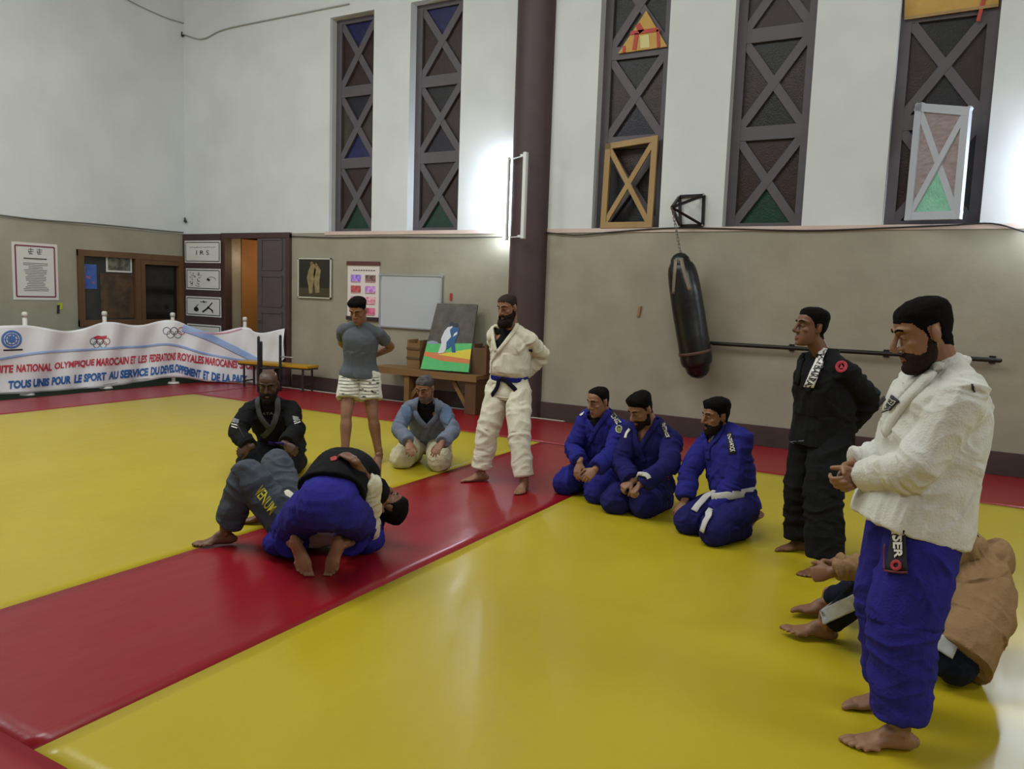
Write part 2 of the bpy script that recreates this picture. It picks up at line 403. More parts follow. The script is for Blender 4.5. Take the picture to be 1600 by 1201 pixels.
# leaf folded back against the wall, carrying the sheets
o2 = bpy.data.objects.new('door_2', None); COL.objects.link(o2); o2.location = (-11.98, YW-.08, 0); o2['kind'] = 'structure'
MB().box((-12.49, YW-.075, 0), (-11.5, YW-.02, DZ-.0)).build('door_leaf', maroon, o2, bevel=.004)
# back room seen through the gap
tan = mat('tan_board', (172, 120, 62), .6, (150, 102, 52), 2, 0, stretch=(1, 1, .2))
room = MB(); room.box((-11.9, YW+1.6, 0), (-9.6, YW+1.7, DZ)); room.box((-9.7, YW+.32, 0), (-9.6, YW+1.6, DZ)); room.box((-12., YW+.32, 0), (-11.9, YW+1.7, DZ)); room.box((-12, YW+.32, DZ), (-9.6, YW+1.7, DZ+.1))
struct(room.build('wall_back_room', mat('dim_wall', (120, 96, 70), .8)))
tag(MB().box((-11.48, YW+.34, 0), (-11.42, YW+1.3, DZ-.06)).build('wooden_door_panel', tan), 'tan wooden panel standing inside the open doorway', 'panel')
pl = bpy.data.lights.new('back_room_lamp', 'POINT'); pl.energy = 14; pl.color = (1, .72, .4); pl.shadow_soft_size = .1
po = bpy.data.objects.new('back_room_lamp', pl); COL.objects.link(po); po.location = (-10.6, YW+.9, 2.2)
k = empty('storage_shelf', (-10.5, YW+1.2, 0), 'dark shelf with sticks dimly seen through the door gap', 'shelf')
s = MB()
for xx in (-10.95, -10.05): s.box((xx-.02, YW+1.1, 0), (xx+.02, YW+1.4, 2.2))
s.build('frame', mat('dark_wood', (50, 34, 26), .6), k)
for zz in (.05, .6, 1.15, 1.7, 2.18): MB().box((-10.93, YW+1.1, zz-.012), (-10.07, YW+1.4, zz+.012)).build('shelf_board', mat('dark_wood', (50, 34, 26)), k)
for j, (xx, hh) in enumerate(((-10.72, 1.5), (-10.8, 1.2))):
    tag(MB().tube([(xx, YW+.62, 0.0), (xx-.05, YW+1.07, hh)], [.022, .02], n=8, sub=1).build('wooden_pole', mat('pale_wood', (196, 150, 84), .5)), ('taller', 'shorter')[j]+' pale wooden pole leaning inside the doorway', 'pole', 'poles inside the doorway')
# office window in the left wall
o = bpy.data.objects.new('window_6', None); COL.objects.link(o); o.location = (XL, 8.6, LW[2]); o['kind'] = 'structure'
f = MB(); y0, y1, z0, z1 = LW
for p, s in (((y0, z0+.05), (y1, z0+.05)), ((y0, z1-.05), (y1, z1-.05)), ((y0+.05, z0), (y0+.05, z1)), ((y1-.05, z0), (y1-.05, z1)), ((8.68, z0), (8.68, z1))):
    f.bar((XL, p[0], p[1]), (XL, s[0], s[1]), .1, .09 if p[1] == s[1] else .084, (1, 0, 0))
f.bar((XL, 8.78, z0), (XL, 8.78, z1), .08, .075, (1, 0, 0)); f.bar((XL, 8.8, z1-.14), (XL, y1, z1-.14), .08, .07, (1, 0, 0))
f.build('window_frame', wood, o)
MB().box((XL-.03, y0+.08, z0+.08), (XL-.022, 8.66, z1-.08)).build('pane', mat('office_glass', (52, 54, 54), .12, (60, 60, 58), 2), o)
MB().box((XL-.05, 8.8, z0+.08), (XL-.04, y1-.08, z1-.16)).build('pane', mat('office_glass_dark', (26, 22, 20), .15), o)
# ---- wires
wire = mat('black_wire', (34, 32, 34), .5); gwire = mat('grey_wire', (150, 150, 142), .6)
def sag(pts, r, name, m, label):
    pts = catmull(pts, 5); 
    return tag(MB().tube(pts, [r]*len(pts), n=6, sub=1).build(name, m, smooth=True), label, 'cable')
P = []
for (x, y) in [(455, 369), (520, 371), (600, 370), (700, 371), (795, 370)]: v = AtY(x, y, YW-.02); P.append(v)
sag(P, .008, 'cable', wire, 'thin dark cable under the two windows left of the pillar')
P = [AtY(x, y, YW-.025) for (x, y) in [(845, 362), (900, 367), (960, 362), (1050, 356), (1130, 357), (1260, 360), (1380, 356), (1480, 352), (1550, 349), (1600, 362)]]
sag(P, .009, 'cable', wire, 'black cable running along the ledge right of the pillar')
P = [AtY(x, y, YW-.02) for (x, y) in [(284, 53), (316, 61), (350, 46), (430, 29), (480, 19), (545, 6)]]
sag(P, .011, 'cable', gwire, 'grey wire sagging high on the wall left of the windows')
P = [AtX(x, y, XL+.02) for (x, y) in [(150, -30), (200, 0), (255, 26), (287, 36)]]
sag(P, .009, 'cable', gwire, 'grey wire high on the left wall')
P = [AtX(x, y, XL+.025) for (x, y) in [(0, 336), (60, 343), (150, 350), (250, 360), (286, 363)]]
sag(P, .012, 'cable', mat('dark_grey_wire', (96, 96, 90), .6), 'grey cable along the top of the left dado')
for j, (x, y) in enumerate([(284, 55), (289, 345)]):
    v = AtY(x, y, YW-.03); m = MB(); 
    m.tube([v+(0, 0, .05), v, v+(.04, -.02, -.03)], [.012, .016, .01], n=8); m.tube([v+(-.03, 0, 0), v+(.04, 0, -.01)], [.012, .012], n=8)
    tag(m.build('wall_hook', wire, smooth=True), ('dark metal hook in the corner near the high wire', 'dark metal hook in the corner just above the door with sheets')[j], 'hook')
# ---- mats
def mm(n, c1, c2):
    m = mat(n, c1, .3, c2, 1.1, .32, 4.5, spec=.4, stretch=(1, .45, 1), bdist=.02); return m
ym = mm('yellow_vinyl', (184, 165, 36), (174, 155, 30)); rm = mm('red_vinyl', (140, 20, 30), (132, 18, 26))
def matpiece(x0, x1, y0, y1, m, label, seed, seams=()):
    nx = max(2, int((x1-x0)/.09)); ny = max(2, int((y1-y0)/.09)); X, Y = np.meshgrid(np.linspace(x0, x1, nx+1), np.linspace(y0, y1, ny+1))
    P = np.stack([X.ravel(), Y.ravel(), X.ravel()*0], 1)
    n = vn(np.stack([P[:, 0]*.9+P[:, 1]*.45+seed, P[:, 1]*.5-P[:, 0]*.25, P[:, 0]*0+seed], 1)*1.3); r = np.clip(1-abs(2*n-1)*9, 0, 1)
    n2 = vn(np.stack([P[:, 0]*.5, P[:, 1]*1.3+P[:, 0]*.3, P[:, 0]*0+seed+9], 1)*1.2); r2 = np.clip(1-abs(2*n2-1)*12, 0, 1)
    e = np.minimum.reduce([P[:, 0]-x0, x1-P[:, 0], P[:, 1]-y0, y1-P[:, 1]]); e = np.clip(e/.15, 0, 1)
    P[:, 2] = -.004+(.0035*r+.003*r2)*e
    for (ax, c) in seams: P[:, 2] -= .004*np.exp(-((P[:, ax]-c)/.05)**2)*e
    V = list(P); F = [(j*(nx+1)+i, j*(nx+1)+i+1, (j+1)*(nx+1)+i+1, (j+1)*(nx+1)+i) for j in range(ny) for i in range(nx)]
    edge = [i for i in range(nx+1)]+[j*(nx+1)+nx for j in range(1, ny+1)]+[ny*(nx+1)+i for i in range(nx-1, -1, -1)]+[j*(nx+1) for j in range(ny-1, 0, -1)]
    k = len(V); V += [(P[i][0], P[i][1], -.045) for i in edge]; E = len(edge)
    F += [(edge[i], k+i, k+(i+1) % E, edge[(i+1) % E]) for i in range(E)]
    tag(link('vinyl_mat', mesh_of(V, F), m, None, True), label, 'mat', 'vinyl floor mats')
YB = 9.50
matpiece(-10.18, -4.14, -3.0, 7.98, ym, 'yellow vinyl mat left of the diagonal red strip', 3)
matpiece(-2.77, 3.8, 1.48, 7.98, ym, 'yellow vinyl mat right of the diagonal red strip', 8, ((0, .9), (1, 4.0)))
matpiece(-4.14, -2.77, 1.48, 7.98, rm, 'red vinyl strip running between the two yellow mats', 5)
matpiece(-4.14, 3.8, -3.0, 1.48, rm, 'red vinyl mat in the near left corner of the view', 12)
matpiece(-11.35, -10.18, -3.0, YB, rm, 'red vinyl border in front of the white banner', 14)
matpiece(-10.18, 3.8, 7.98, YB, rm, 'red vinyl border along the foot of the grey back wall', 17)
tag(MB().box((-10.6, YB, -.045), (-4.6, YB+.05, .0)).build('mat_edging', mat('white_strip', (190, 186, 172), .6)), 'thin white edging strip behind the red mat under the bench', 'edging')

# ---- fluorescent fittings on the pillars
tubem = mat('tube_glow', (225, 238, 255), .5, emit=320); whitep = mat('fitting_white', (214, 216, 218), .4)
def fitting(x, ztop, zbot, label):
    r = empty('fluorescent_light', (x, YW-.45, zbot), label, 'light')
    y = YW-.42
    MB().box((x-.002, y-.045, zbot), (x+.05, y+.02, ztop)).build('housing', whitep, r, bevel=.008)
    xl, yl_ = x-.42, YW-.17
    MB().tube([(xl, yl_, zbot+.03), (xl, yl_, ztop-.03)], [.014, .014], n=12, sub=1).build('tube', tubem, r, True)
    MB().box((xl+.02, yl_-.02, zbot), (xl+.05, yl_+.03, ztop)).build('lamp_batten', whitep, r)
    for z in (zbot+.02, ztop-.05): 
        MB().box((x-.06, y-.012, z), (x+.03, y+.03, z+.03)).build('end_cap', whitep, r)
        MB().bar((x+.01, y+.01, z+.015), (xl+.02, yl_, z+.015), .012, .012, (0, 0, 1)).build('bracket', whitep, r)
    return r
t = AtY(822, 238, YW-.42); b = AtY(821, 373, YW-.42)
fitting(t[0]-.02, t[2], b[2], 'fluorescent tube fitting upright in front of the dark pillar')
fitting(1.30, t[2], b[2], 'fluorescent tube fitting on the pillar right of the last window')

# ---- sheets on walls: rectangle on back wall from pixels
paper = mat('paper_white', (205, 204, 200), .7); ink = mat('ink_black', (22, 22, 24), .6); redink = mat('ink_red', (150, 40, 50), .6)
def sheet_back(px0, py0, px1, py1, name, m, label, cat, y=None, group=None, thick=.006, frame=None, fw=.02, rot=0.):
    y = YW-.006 if y is None else y
    a = AtY(px0, py0, y); b = AtY(px1, py1, y); x0, x1, z1, z0 = a[0], b[0], a[2], b[2]; cx, cz = (x0+x1)/2, (z0+z1)/2
    r = empty(name, (0, 0, 0), label, cat, group)
    MB().box((x0, y-thick, z0), (x1, y, z1)).build('sheet' if frame is None else 'picture', m, r)
    if frame:
        f = MB()
        for p, s in (((x0, z0), (x1, z0)), ((x0, z1), (x1, z1)), ((x0, z0), (x0, z1)), ((x1, z0), (x1, z1))):
            d = nrm((s[0]-p[0], 0, s[1]-p[1]))*fw/2; f.bar((p[0]-d[0], y-thick-.004, p[1]-d[2]), (s[0]+d[0], y-thick-.004, s[1]+d[2]), fw, .02)
        f.build('frame', frame, r)
    return r, x0, x1, z0, z1, y-thick-.001
def lines(par, name, m, x0, y, z0, segs, t=.006, axis='x'):
    q = MB()
    for (a, b, c, d, wd) in segs: q.bar((x0+a, y, z0+b), (x0+c, y, z0+d), wd, .003)
    return q.build(name, m, par)
def blob(par, name, m, y, pts):
    return MB().quad([(a, y, b) for a, b in pts], (0, 1, 0), .003).build(name, m, par)
# four sheets on the maroon leaf
yl = YW-.077
def frame_lines(x0, x1, z0, z1, g, t):
    return [(x0+g, z0+g, x1-g, z0+g, t), (x0+g, z1-g, x1-g, z1-g, t), (x0+g, z0+g, x0+g, z1-g, t), (x1-g, z0+g, x1-g, z1-g, t)]
for j, (a, b, lab) in enumerate((((289, 376), (345, 411), 'white framed sheet reading IRS, topmost on the maroon door'), ((291, 419), (345, 454), 'white sheet with columns of brush characters on the maroon door'), ((291, 462), (346, 496), 'white sheet with two black throwing figures on the maroon door'), ((293, 505), (346, 540), 'lowest white sheet on the maroon door, half behind the banner'))):
    r, x0, x1, z0, z1, y = sheet_back(*a, *b, 'poster', paper, lab, 'poster', yl, 'sheets on the maroon door')
    W_, H_ = x1-x0, z1-z0
    lines(r, 'border', ink, 0, y-.002, 0, [(x0+.03, z0+.03, x1-.03, z0+.03, .012), (x0+.03, z1-.03, x1-.03, z1-.03, .012), (x0+.03, z0+.03, x0+.03, z1-.03, .012), (x1-.03, z0+.03, x1-.03, z1-.03, .014)])
    if j == 0:
        flat_text('lettering', 'I R S', (x0+W_*.33, y-.003, z0+H_*.36), (1, 0, 0), (0, 0, 1), W_*.36, H_*.2, ink, r)
        rnd = random.Random(3); lines(r, 'script', ink, 0, y-.003, 0, [(x0+W_*(.15+.06*i), z0+H_*(.68+.04*rnd.random()), x0+W_*(.19+.06*i), z0+H_*(.68+.06*rnd.random()), .006) for i in range(12)])
    else:
        rnd = random.Random(10+j); q = []
        if j == 1:
            for c_, n_ in ((.18, 7), (.38, 7)):
                for i in range(n_):
                    for _ in range(3):
                        xx = x0+W_*(c_+rnd.uniform(-.05, .05)); zz = z0+H_*(.18+.1*i); q.append((xx, zz, xx+W_*rnd.uniform(-.06, .07), zz+H_*rnd.uniform(-.04, .05), .006))
            for i in range(6): a_ = i*.5; q.append((x0+W_*(.75+.12*math.cos(a_)), z0+H_*(.5+.12*math.sin(a_)), x0+W_*(.75+.12*math.cos(a_+.45)), z0+H_*(.5+.12*math.sin(a_+.45)), .006))
            blob(r, 'figure', ink, y-.003, [(x0+W_*.6, z0+H_*.48), (x0+W_*.68, z0+H_*.42), (x0+W_*.72, z0+H_*.5), (x0+W_*.64, z0+H_*.56)])
        elif j == 2:
            pts = [(x0+W_*(.3+.07*math.cos(t_)), z0+H_*(.35+.12*math.sin(t_))) for t_ in np.linspace(0, 6.28, 10)[:-1]]; blob(r, 'figure', ink, y-.003, pts)
            lines(r, 'figure', ink, 0, y-.003, 0, [(x0+W_*.28, z0+H_*.45, x0+W_*.36, z0+H_*.6, .012), (x0+W_*.48, z0+H_*.22, x0+W_*.66, z0+H_*.48, .03), (x0+W_*.62, z0+H_*.5, x0+W_*.78, z0+H_*.3, .025), (x0+W_*.66, z0+H_*.5, x0+W_*.76, z0+H_*.72, .02), (x0+W_*.42, z0+H_*.74, x0+W_*.6, z0+H_*.74, .012), (x0+W_*.5, z0+H_*.78, x0+W_*.54, z0+H_*.7, .03), (x0+W_*.74, z0+H_*.32, x0+W_*.78, z0+H_*.2, .018)])
        else:
            blob(r, 'figure', ink, y-.003, [(x0+W_*.4, z0+H_*.2), (x0+W_*.8, z0+H_*.2), (x0+W_*.86, z0+H_*.45), (x0+W_*.5, z0+H_*.5)])
        if q: lines(r, 'brush_strokes', ink, 0, y-.003, 0, q)
# photograph of two judoka, tilted frame
dark = mat('photo_dark', (34, 30, 26), .35, (44, 38, 30), 3)
r, x0, x1, z0, z1, y = sheet_back(468, 404, 518, 466, 'framed_photograph', dark, 'dark framed photograph of two grapplers in white on the grey wall', 'picture', frame=mat('frame_white', (190, 190, 176), .5), thick=.02)
W_, H_ = x1-x0, z1-z0
giph = mat('photo_gi', (150, 134, 92), .6, (112, 98, 66), 14)
blob(r, 'printed_mat', mat('photo_mat', (62, 56, 34), .5), y-.001, [(x0+.02, z0+.02), (x1-.02, z0+.02), (x1-.02, z0+H_*.25), (x0+.02, z0+H_*.25)])
for pl_ in ([(.34, .1), (.44, .12), (.5, .5), (.55, .7), (.5, .86), (.42, .88), (.32, .7), (.27, .5), (.32, .3)], [(.54, .12), (.66, .14), (.66, .45), (.7, .7), (.62, .82), (.52, .8), (.48, .6), (.5, .35)]):
    blob(r, 'printed_figure', giph, y-.003, [(x0+W_*a, z0+H_*b) for a, b in pl_])
for a, b in ((.42, .88), (.56, .84)): blob(r, 'printed_head', mat('photo_head', (120, 92, 62), .6), y-.005, [(x0+W_*(a+.05*math.cos(t_)), z0+H_*(b+.05*math.sin(t_))) for t_ in np.linspace(0, 6.28, 9)[:-1]])
# poster of techniques with small photos
r, x0, x1, z0, z1, y = sheet_back(544, 411, 592, 498, 'roll_up_poster', mat('poster_white', (214, 206, 204), .5), 'white hanging poster with coloured small photos and brown rods', 'poster', thick=.008)
W_, H_ = x1-x0, z1-z0
rod = mat('brown_rod', (84, 44, 44), .4)
MB().box((x0-.01, y-.02, z1-.03), (x1+.01, y+.01, z1+.03)).build('top_rod', rod, r); MB().box((x0-.01, y-.02, z0-.04), (x1+.01, y+.01, z0+.02)).build('bottom_rod', mat('black_rod', (40, 28, 30), .4), r)
pcs = [(120, 100, 190), (80, 70, 50), (150, 60, 60), (180, 120, 190), (190, 110, 150), (200, 120, 150), (150, 110, 120), (170, 70, 100)]
rnd = random.Random(5)
for i in range(8):
    cx, cz = x0+W_*(.27 if i % 2 == 0 else .73), z1-H_*(.27+.2*(i//2))
    m = mat('small_photo_%d' % i, pcs[i], .5, tuple(min(255, c+rnd.randint(30, 70)) for c in pcs[i]), 22, 0, contrast=.08)
    blob(r, 'small_photo', m, y-.002, [(cx-W_*.16, cz-H_*.06), (cx+W_*.16, cz-H_*.06), (cx+W_*.16, cz+H_*.06), (cx-W_*.16, cz+H_*.06)])
    lines(r, 'caption', redink, 0, y-.002, 0, [(cx-W_*.16, cz-H_*.075, cx+W_*.15, cz-H_*.075, .008)])
lines(r, 'heading', ink, 0, y-.002, 0, [(x0+W_*(.18+i*.08), z1-H_*.13, x0+W_*(.23+i*.08), z1-H_*.125, .014) for i in range(9)])
# whiteboard
r, x0, x1, z0, z1, y = sheet_back(596, 429, 689.5, 515.5, 'whiteboard', mat('whiteboard_face', (176, 180, 186), .2), 'plain whiteboard with thin aluminium frame on the grey wall', 'whiteboard', frame=mat('aluminium', (178, 180, 182), .3, metal=.7), thick=.02, fw=.022)
for a, b in ((x0, z0), (x1, z0), (x0, z1), (x1, z1)): MB().box((a-.02, y-.022, b-.02), (a+.02, y+.005, b+.02)).build('corner_cap', mat('grey_plastic', (150, 152, 156), .5), r, bevel=.004)
tag(MB().box(tuple(AtY(702.5, 469, YW-.02)), tuple(AtY(706.5, 458, YW+.0))).build('red_switch', mat('red_plastic', (170, 30, 26), .5)), 'small red box on the wall right of the whiteboard', 'switch')
tag(MB().quad([AtY(995, 494, YW-.01), AtY(999, 494, YW-.01), AtY(1002, 478, YW-.01), AtY(998, 479, YW-.01)], (0, 1, 0), .02).build('wooden_peg', mat('peg_wood', (150, 108, 72), .6)), 'small brown wooden peg on the wall left of the punching bag', 'peg')
# left wall sheets
def on_left(y, z, d=.0): return (XL+.004+d, y, z)
r = empty('poster', (XL, 6.97, 1.35), 'white poster of judo code with maroon border on the left wall', 'poster')
MB().box((XL-.002, 6.62, 1.34), (XL+.004, 7.31, 2.21)).build('sheet', paper, r)
q = MB(); my = mat('maroon_ink', (120, 50, 70), .6)
for p, s in (((6.67, 1.39), (7.26, 1.39)), ((6.67, 2.16), (7.26, 2.16)), ((6.67, 1.39), (6.67, 2.16)), ((7.26, 1.39), (7.26, 2.16))): q.bar(on_left(*p, .002), on_left(*s, .002), .022, .003, (1, 0, 0))
q.build('border', my, r); q = MB(); rnd = random.Random(2)
for i in range(17): hw = rnd.uniform(.1, .19); q.bar(on_left(6.965-hw, 1.9-i*.026, .002), on_left(6.965+hw, 1.9-i*.026, .002), .008, .003, (1, 0, 0))
for cx in (6.9, 7.03):
    for a, b, c, d in ((-.04, .03, .04, .03), (0, .05, 0, -.04), (-.04, -.01, .04, 0), (-.03, -.04, .03, -.035), (-.035, .01, -.02, -.03)): q.bar(on_left(cx+a, 2.08+b, .002), on_left(cx+c, 2.08+d, .002), .009, .003, (1, 0, 0))
q.bar(on_left(6.79, 1.97, .002), on_left(7.14, 1.97, .002), .02, .003, (1, 0, 0))
q.build('lettering', mat('grey_ink', (84, 80, 86), .6), r)
r = empty('poster', (XL, 7.8, 1.5), 'small blue poster in the office window', 'poster')
MB().box((XL-.018, 7.66, 1.53), (XL-.012, 7.96, 1.93)).build('sheet', mat('blue_print', (48, 72, 150), .5, (60, 100, 170), 9), r)
q = MB(); rnd = random.Random(8)
for i in range(7): a, b = rnd.uniform(7.7, 7.9), rnd.uniform(1.57, 1.88); q.box((XL-.012, a-.02, b-.018), (XL-.01, a+.02, b+.018))
q.build('small_photo', mat('blue_print_spots', (150, 90, 110), .5), r)
r = empty('poster', (XL, 8.3, 1.8), 'white edged dark poster at the top of the office window', 'poster')
MB().box((XL-.018, 8.13, 1.82), (XL-.012, 8.6, 2.1)).build('sheet', paper, r); MB().box((XL-.012, 8.16, 1.85), (XL-.009, 8.57, 2.07)).build('print', mat('green_print', (60, 64, 54), .5, (110, 110, 96), 12, contrast=.1), r)
r = empty('poster', (XL, 8.3, 1.5), 'dark brown picture below the white edged poster in the office window', 'poster')
MB().box((XL-.018, 8.02, 1.05), (XL-.014, 8.62, 1.8)).build('sheet', mat('brown_print', (54, 40, 28), .5, (84, 62, 40), 7, contrast=.12), r)
r = empty('sticker', (XL, 7.3, 1.3), 'small yellow and black sticker right below the white poster', 'sticker')
MB().quad([on_left(7.28, 1.17), on_left(7.36, 1.2), on_left(7.37, 1.3), on_left(7.29, 1.29)], (1, 0, 0), .004).build('sheet', mat('lime', (170, 180, 40), .5), r)
MB().quad([on_left(7.27, 1.13, .003), on_left(7.31, 1.13, .003), on_left(7.32, 1.27, .003), on_left(7.28, 1.26, .003)], (1, 0, 0), .003).build('mark', ink, r)

# ---- loose lattice frames resting on the sills
def lattice(name, corners, y, cols, wm, bw, label, glassy=True, lean=0.):
    r = empty(name, (0, 0, 0), label, 'window frame')
    P = [np.array(AtY(cx, cy, y+dy)) for (cx, cy, dy) in corners]      # tl, tr, br, bl
    f = MB(); n = nrm(np.cross(P[1]-P[0], P[3]-P[0]))
    for i in range(4): a, b = P[i], P[(i+1) % 4]; d = nrm(b-a)*bw*.5; f.bar(a-d, b+d, bw, .045, n)
    f.bar(P[0], P[2], bw*.85, .035, n); f.bar(P[1], P[3], bw*.85, .03, n); f.build('frame', wm, r)
    if cols:
        c = sum(P)/4
        for q, (a, b) in zip(cols, ((0, 1), (3, 0), (1, 2), (2, 3))): MB().quad([P[a], P[b], c], n, .006).build('pane', q, r)
    return r
yel = mat('yellow_wood', (158, 128, 78), .55, (142, 112, 64), 5, stretch=(1, 1, .2))
lattice('window_sash', [(951, 229, .0), (1024, 217, .0), (1015, 351, -.06), (943, 352, -.06)], YW+.06, None, yel, .075, 'unpainted yellow wood lattice sash leaning in the third window')
gw = mat('sash_paint', (176, 180, 190), .5); gp = mat('ribbed_glass', (140, 124, 126), .2, (170, 156, 156), 10, .9, 45, stretch=(1, 1, 3)); gg = mat('green_glass', (110, 176, 146), .2, (136, 196, 168), 10, .8, 45)
lattice('window_sash', [(1437, 168, .12), (1511, 174, -.25), (1496, 336, -.3), (1421, 338, .0)], YW+.0, (gp, gp, gp, gg), gw, .085, 'pale grey sash with ribbed and green glass leaning in the last window')
# coloured triangular board
r = empty('triangular_panel', (0, 0, 0), 'yellow triangular board with red shape set in the third window', 'panel')
y = YW+.13; T = [AtY(1010, 17, y), AtY(1043, 73, y), AtY(966, 84, y)]
MB().quad(T, (0, 1, 0), .02).build('board', mat('ochre_board', (178, 138, 50), .6, (190, 150, 80), 9), r)
rr = mat('red_paint', (170, 60, 46), .6)
q = MB(); 
for a, b, wd in (((985, 52), (1029, 46), .05), ((995, 52), (991, 78), .055), ((1028, 46), (1029, 74), .04), ((996, 38), (1003, 50), .07), ((975, 72), (975, 82), .04)): q.bar(AtY(*a, y-.014), AtY(*b, y-.014), wd, .006)
q.build('painted_shape', rr, r)
MB().quad([AtY(1000, 56, y-.014), AtY(1014, 54, y-.014), AtY(1015, 74, y-.014), AtY(1001, 76, y-.014)], (0, 1, 0), .006).build('painted_door', mat('pale_paint', (200, 190, 130), .6), r)
r = empty('wooden_board', (0, 0, 0), 'ochre wooden board at the top of the last window', 'board')
y = YW+.13; MB().quad([AtY(1413, 30, y), AtY(1560, 9, y), AtY(1561, -6, y), AtY(1414, -4, y)], (0, 1, 0), .02).build('board', mat('ochre_board', (178, 138, 50)), r)
MB().bar(AtY(1528, 33, y-.02), AtY(1538, -4, y-.02), .035, .01).build('red_strip', rr, r)
MB().bar(AtY(1413, 29, y-.02), AtY(1560, 8, y-.02), .03, .012).build('edge_batten', yel, r)

# ---- punching bag on its bracket
blackst = mat('black_steel', (30, 24, 24), .45, metal=.3)
r = empty('wall_bracket', (-3.1, YW, 2.6), 'black steel bracket on the wall above the punching bag', 'bracket')
y = YW-.02; q = MB(); A, B, C_, D_ = AtY(1062, 307, y), AtY(1100, 305, y), AtY(1098, 352, y), AtY(1063, 353, y)
for a, b in ((A, B), (B, C_), (C_, D_), (D_, A)): q.bar(a, b, .035, .03)
E_ = AtY(1050, 324, YW-.42)
for a in (A, D_, B, C_): q.bar(a, E_, .03, .03)
q.build('frame', blackst, r)
q = MB()
for a in (A, B, C_, D_): q.tube([a+(0, -.025, 0), a+(0, -.015, 0)], [.012, .012], n=8, sub=1)
q.build('bolt', mat('bolt_shine', (200, 200, 200), .3, metal=.8), r)
top = JD(1071, 408, dist(E_)); cc = empty('chain', tuple(E_), 'grey chain holding up the punching bag', 'chain')
bagtop = AtY(1066, 408, E_[1]+.02)
q = MB(); n = 16
for i in range(n):
    p = E_+(bagtop-E_)*((i+.5)/n); d = (bagtop-E_)/n*.62; sx = np.array([.011, 0, 0]) if i % 2 else np.array([0, .011, 0])
    pts = [p-d+sx, p+d+sx, p+d-sx, p-d-sx, p-d+sx]; q.tube(pts, [.0045]*5, n=6, sub=1)
q.build('links', mat('chain_steel', (120, 112, 104), .35, metal=.8), cc)
r = empty('punching_bag', tuple(bagtop), 'black leather punching bag hanging tilted beside the grey wall', 'punching bag')
a = AtY(1063, 410, E_[1]+.03); b = AtY(1090, 572, E_[1]+.17); u = nrm(b-a); L_ = np.linalg.norm(b-a)
blk = mat('black_leather', (16, 15, 16), .32, (22, 21, 22), 4, .35, 12)
ts = [0, .03, .1, .25, .5, .75, .9, .97, 1.]; rs = [.12, .15, .172, .185, .19, .19, .19, .18, .15]
V, F = tube([a+u*L_*t for t in ts], rs, n=28, sub=3); V = np.array(V)
nn = vn(V*5); c0 = a+np.outer((V-a)@u, u); V = c0+(V-c0)*(1+.10*(nn-.5))[:, None]
body = MB().add(V, F).build('bag_body', blk, r, True)
tanm = mat('strap_tan', (120, 106, 92), .5)
SB = Surf(V, F if all(len(f) == 4 for f in F) else F)
for px in ([(1056, 405), (1054, 430), (1052, 459)], [(1064, 403), (1069, 425), (1078, 454)]): SB.band('strap', px, .045, .008, tanm, r)
q = MB()
for px in ([(1048, 414), (1066, 400)], [(1076, 406), (1066, 400)], [(1062, 408), (1066, 400)]): 
    p0, n0 = SB.hit(*px[0]); q.tube([p0, bagtop+(0, 0, .01)], [.012, .01], n=8, sub=1)
q.build('hanger', blk, r)
cbn = a+u*L_*.86; e1 = nrm(np.cross(u, (0, 1, 0))); e2 = np.cross(u, e1)
ang = np.linspace(0, 2*math.pi, 24, endpoint=False); PP = [cbn+(e1*math.cos(t)+e2*math.sin(t))*.196 for t in ang]; NN = [e1*math.cos(t)+e2*math.sin(t) for t in ang]
V2, F2 = ribbon(PP, NN, .035, .008, closed=True, sub=1); link('lower_strap', mesh_of(V2, F2), mat('strap_brown', (84, 56, 44), .6), r, True)
q = MB(); q.tube([AtY(1108, 541, YW-.25), AtY(1112, 538, YW-.12), AtY(1122, 538, YW-.1)], [.008]*3, n=6); q.build('tie_rope', mat('strap_brown', (84, 56, 44)), r)
# ---- ballet bar
r = empty('wall_bar', (-1.2, YW, 1.16), 'long black horizontal bar fixed along the grey back wall', 'bar')
a = AtY(1093, 535, YW-.1); b = AtY(1562, 563, YW-.1)
MB().tube([a, b], [.024, .024], n=12, sub=1).build('rail', blackst, r, True)
for t in (.02, .34, .66, .98):
    p = a+(b-a)*t; q = MB(); q.tube([p, p+(0, .1, 0)], [.014, .014], n=8, sub=1); q.box((p[0]-.03, YW-.01, p[2]-.04), (p[0]+.03, YW+.004, p[2]+.04)); q.build('bracket', blackst, r)

# ---- banner on white poles
PATH = np.array([(-11.72, 4.6), (-11.62, 5.4), (-11.55, 6.26), (-11.56, 6.9), (-11.5, 7.46), (-11.52, 8.0), (-11.36, 8.53), (-11.1, 9.0), (-10.66, 9.38), (-10.3, 9.42), (-9.92, 9.6)])
PV = [0]; 
for i in range(1, len(PATH)): PV.append(PV[-1]+np.linalg.norm(PATH[i]-PATH[i-1]))
PV = np.array(PV)
def zt(x, y, X, Y):                     # height of the point seen at row y over ground point X, Y
    lo_, hi_ = -1., 4.
    for _ in range(40):
        m_ = (lo_+hi_)/2
        if pix((X, Y, m_))[1] > y: lo_ = m_
        else: hi_ = m_
    return lo_
tops = {0: 512, 1: 512, 2: 508, 3: 517, 4: 503, 5: 508, 6: 500, 7: 520, 8: 511, 9: 520, 10: 513}
bots = {0: 620, 1: 618, 2: 614, 3: 611, 4: 604, 5: 597, 6: 589, 7: 596, 8: 604, 9: 600, 10: 560}
ZT = [zt(0, tops[i], *PATH[i]) for i in range(11)]; ZB = [max(.03, zt(0, bots[i], *PATH[i])) for i in range(11)]
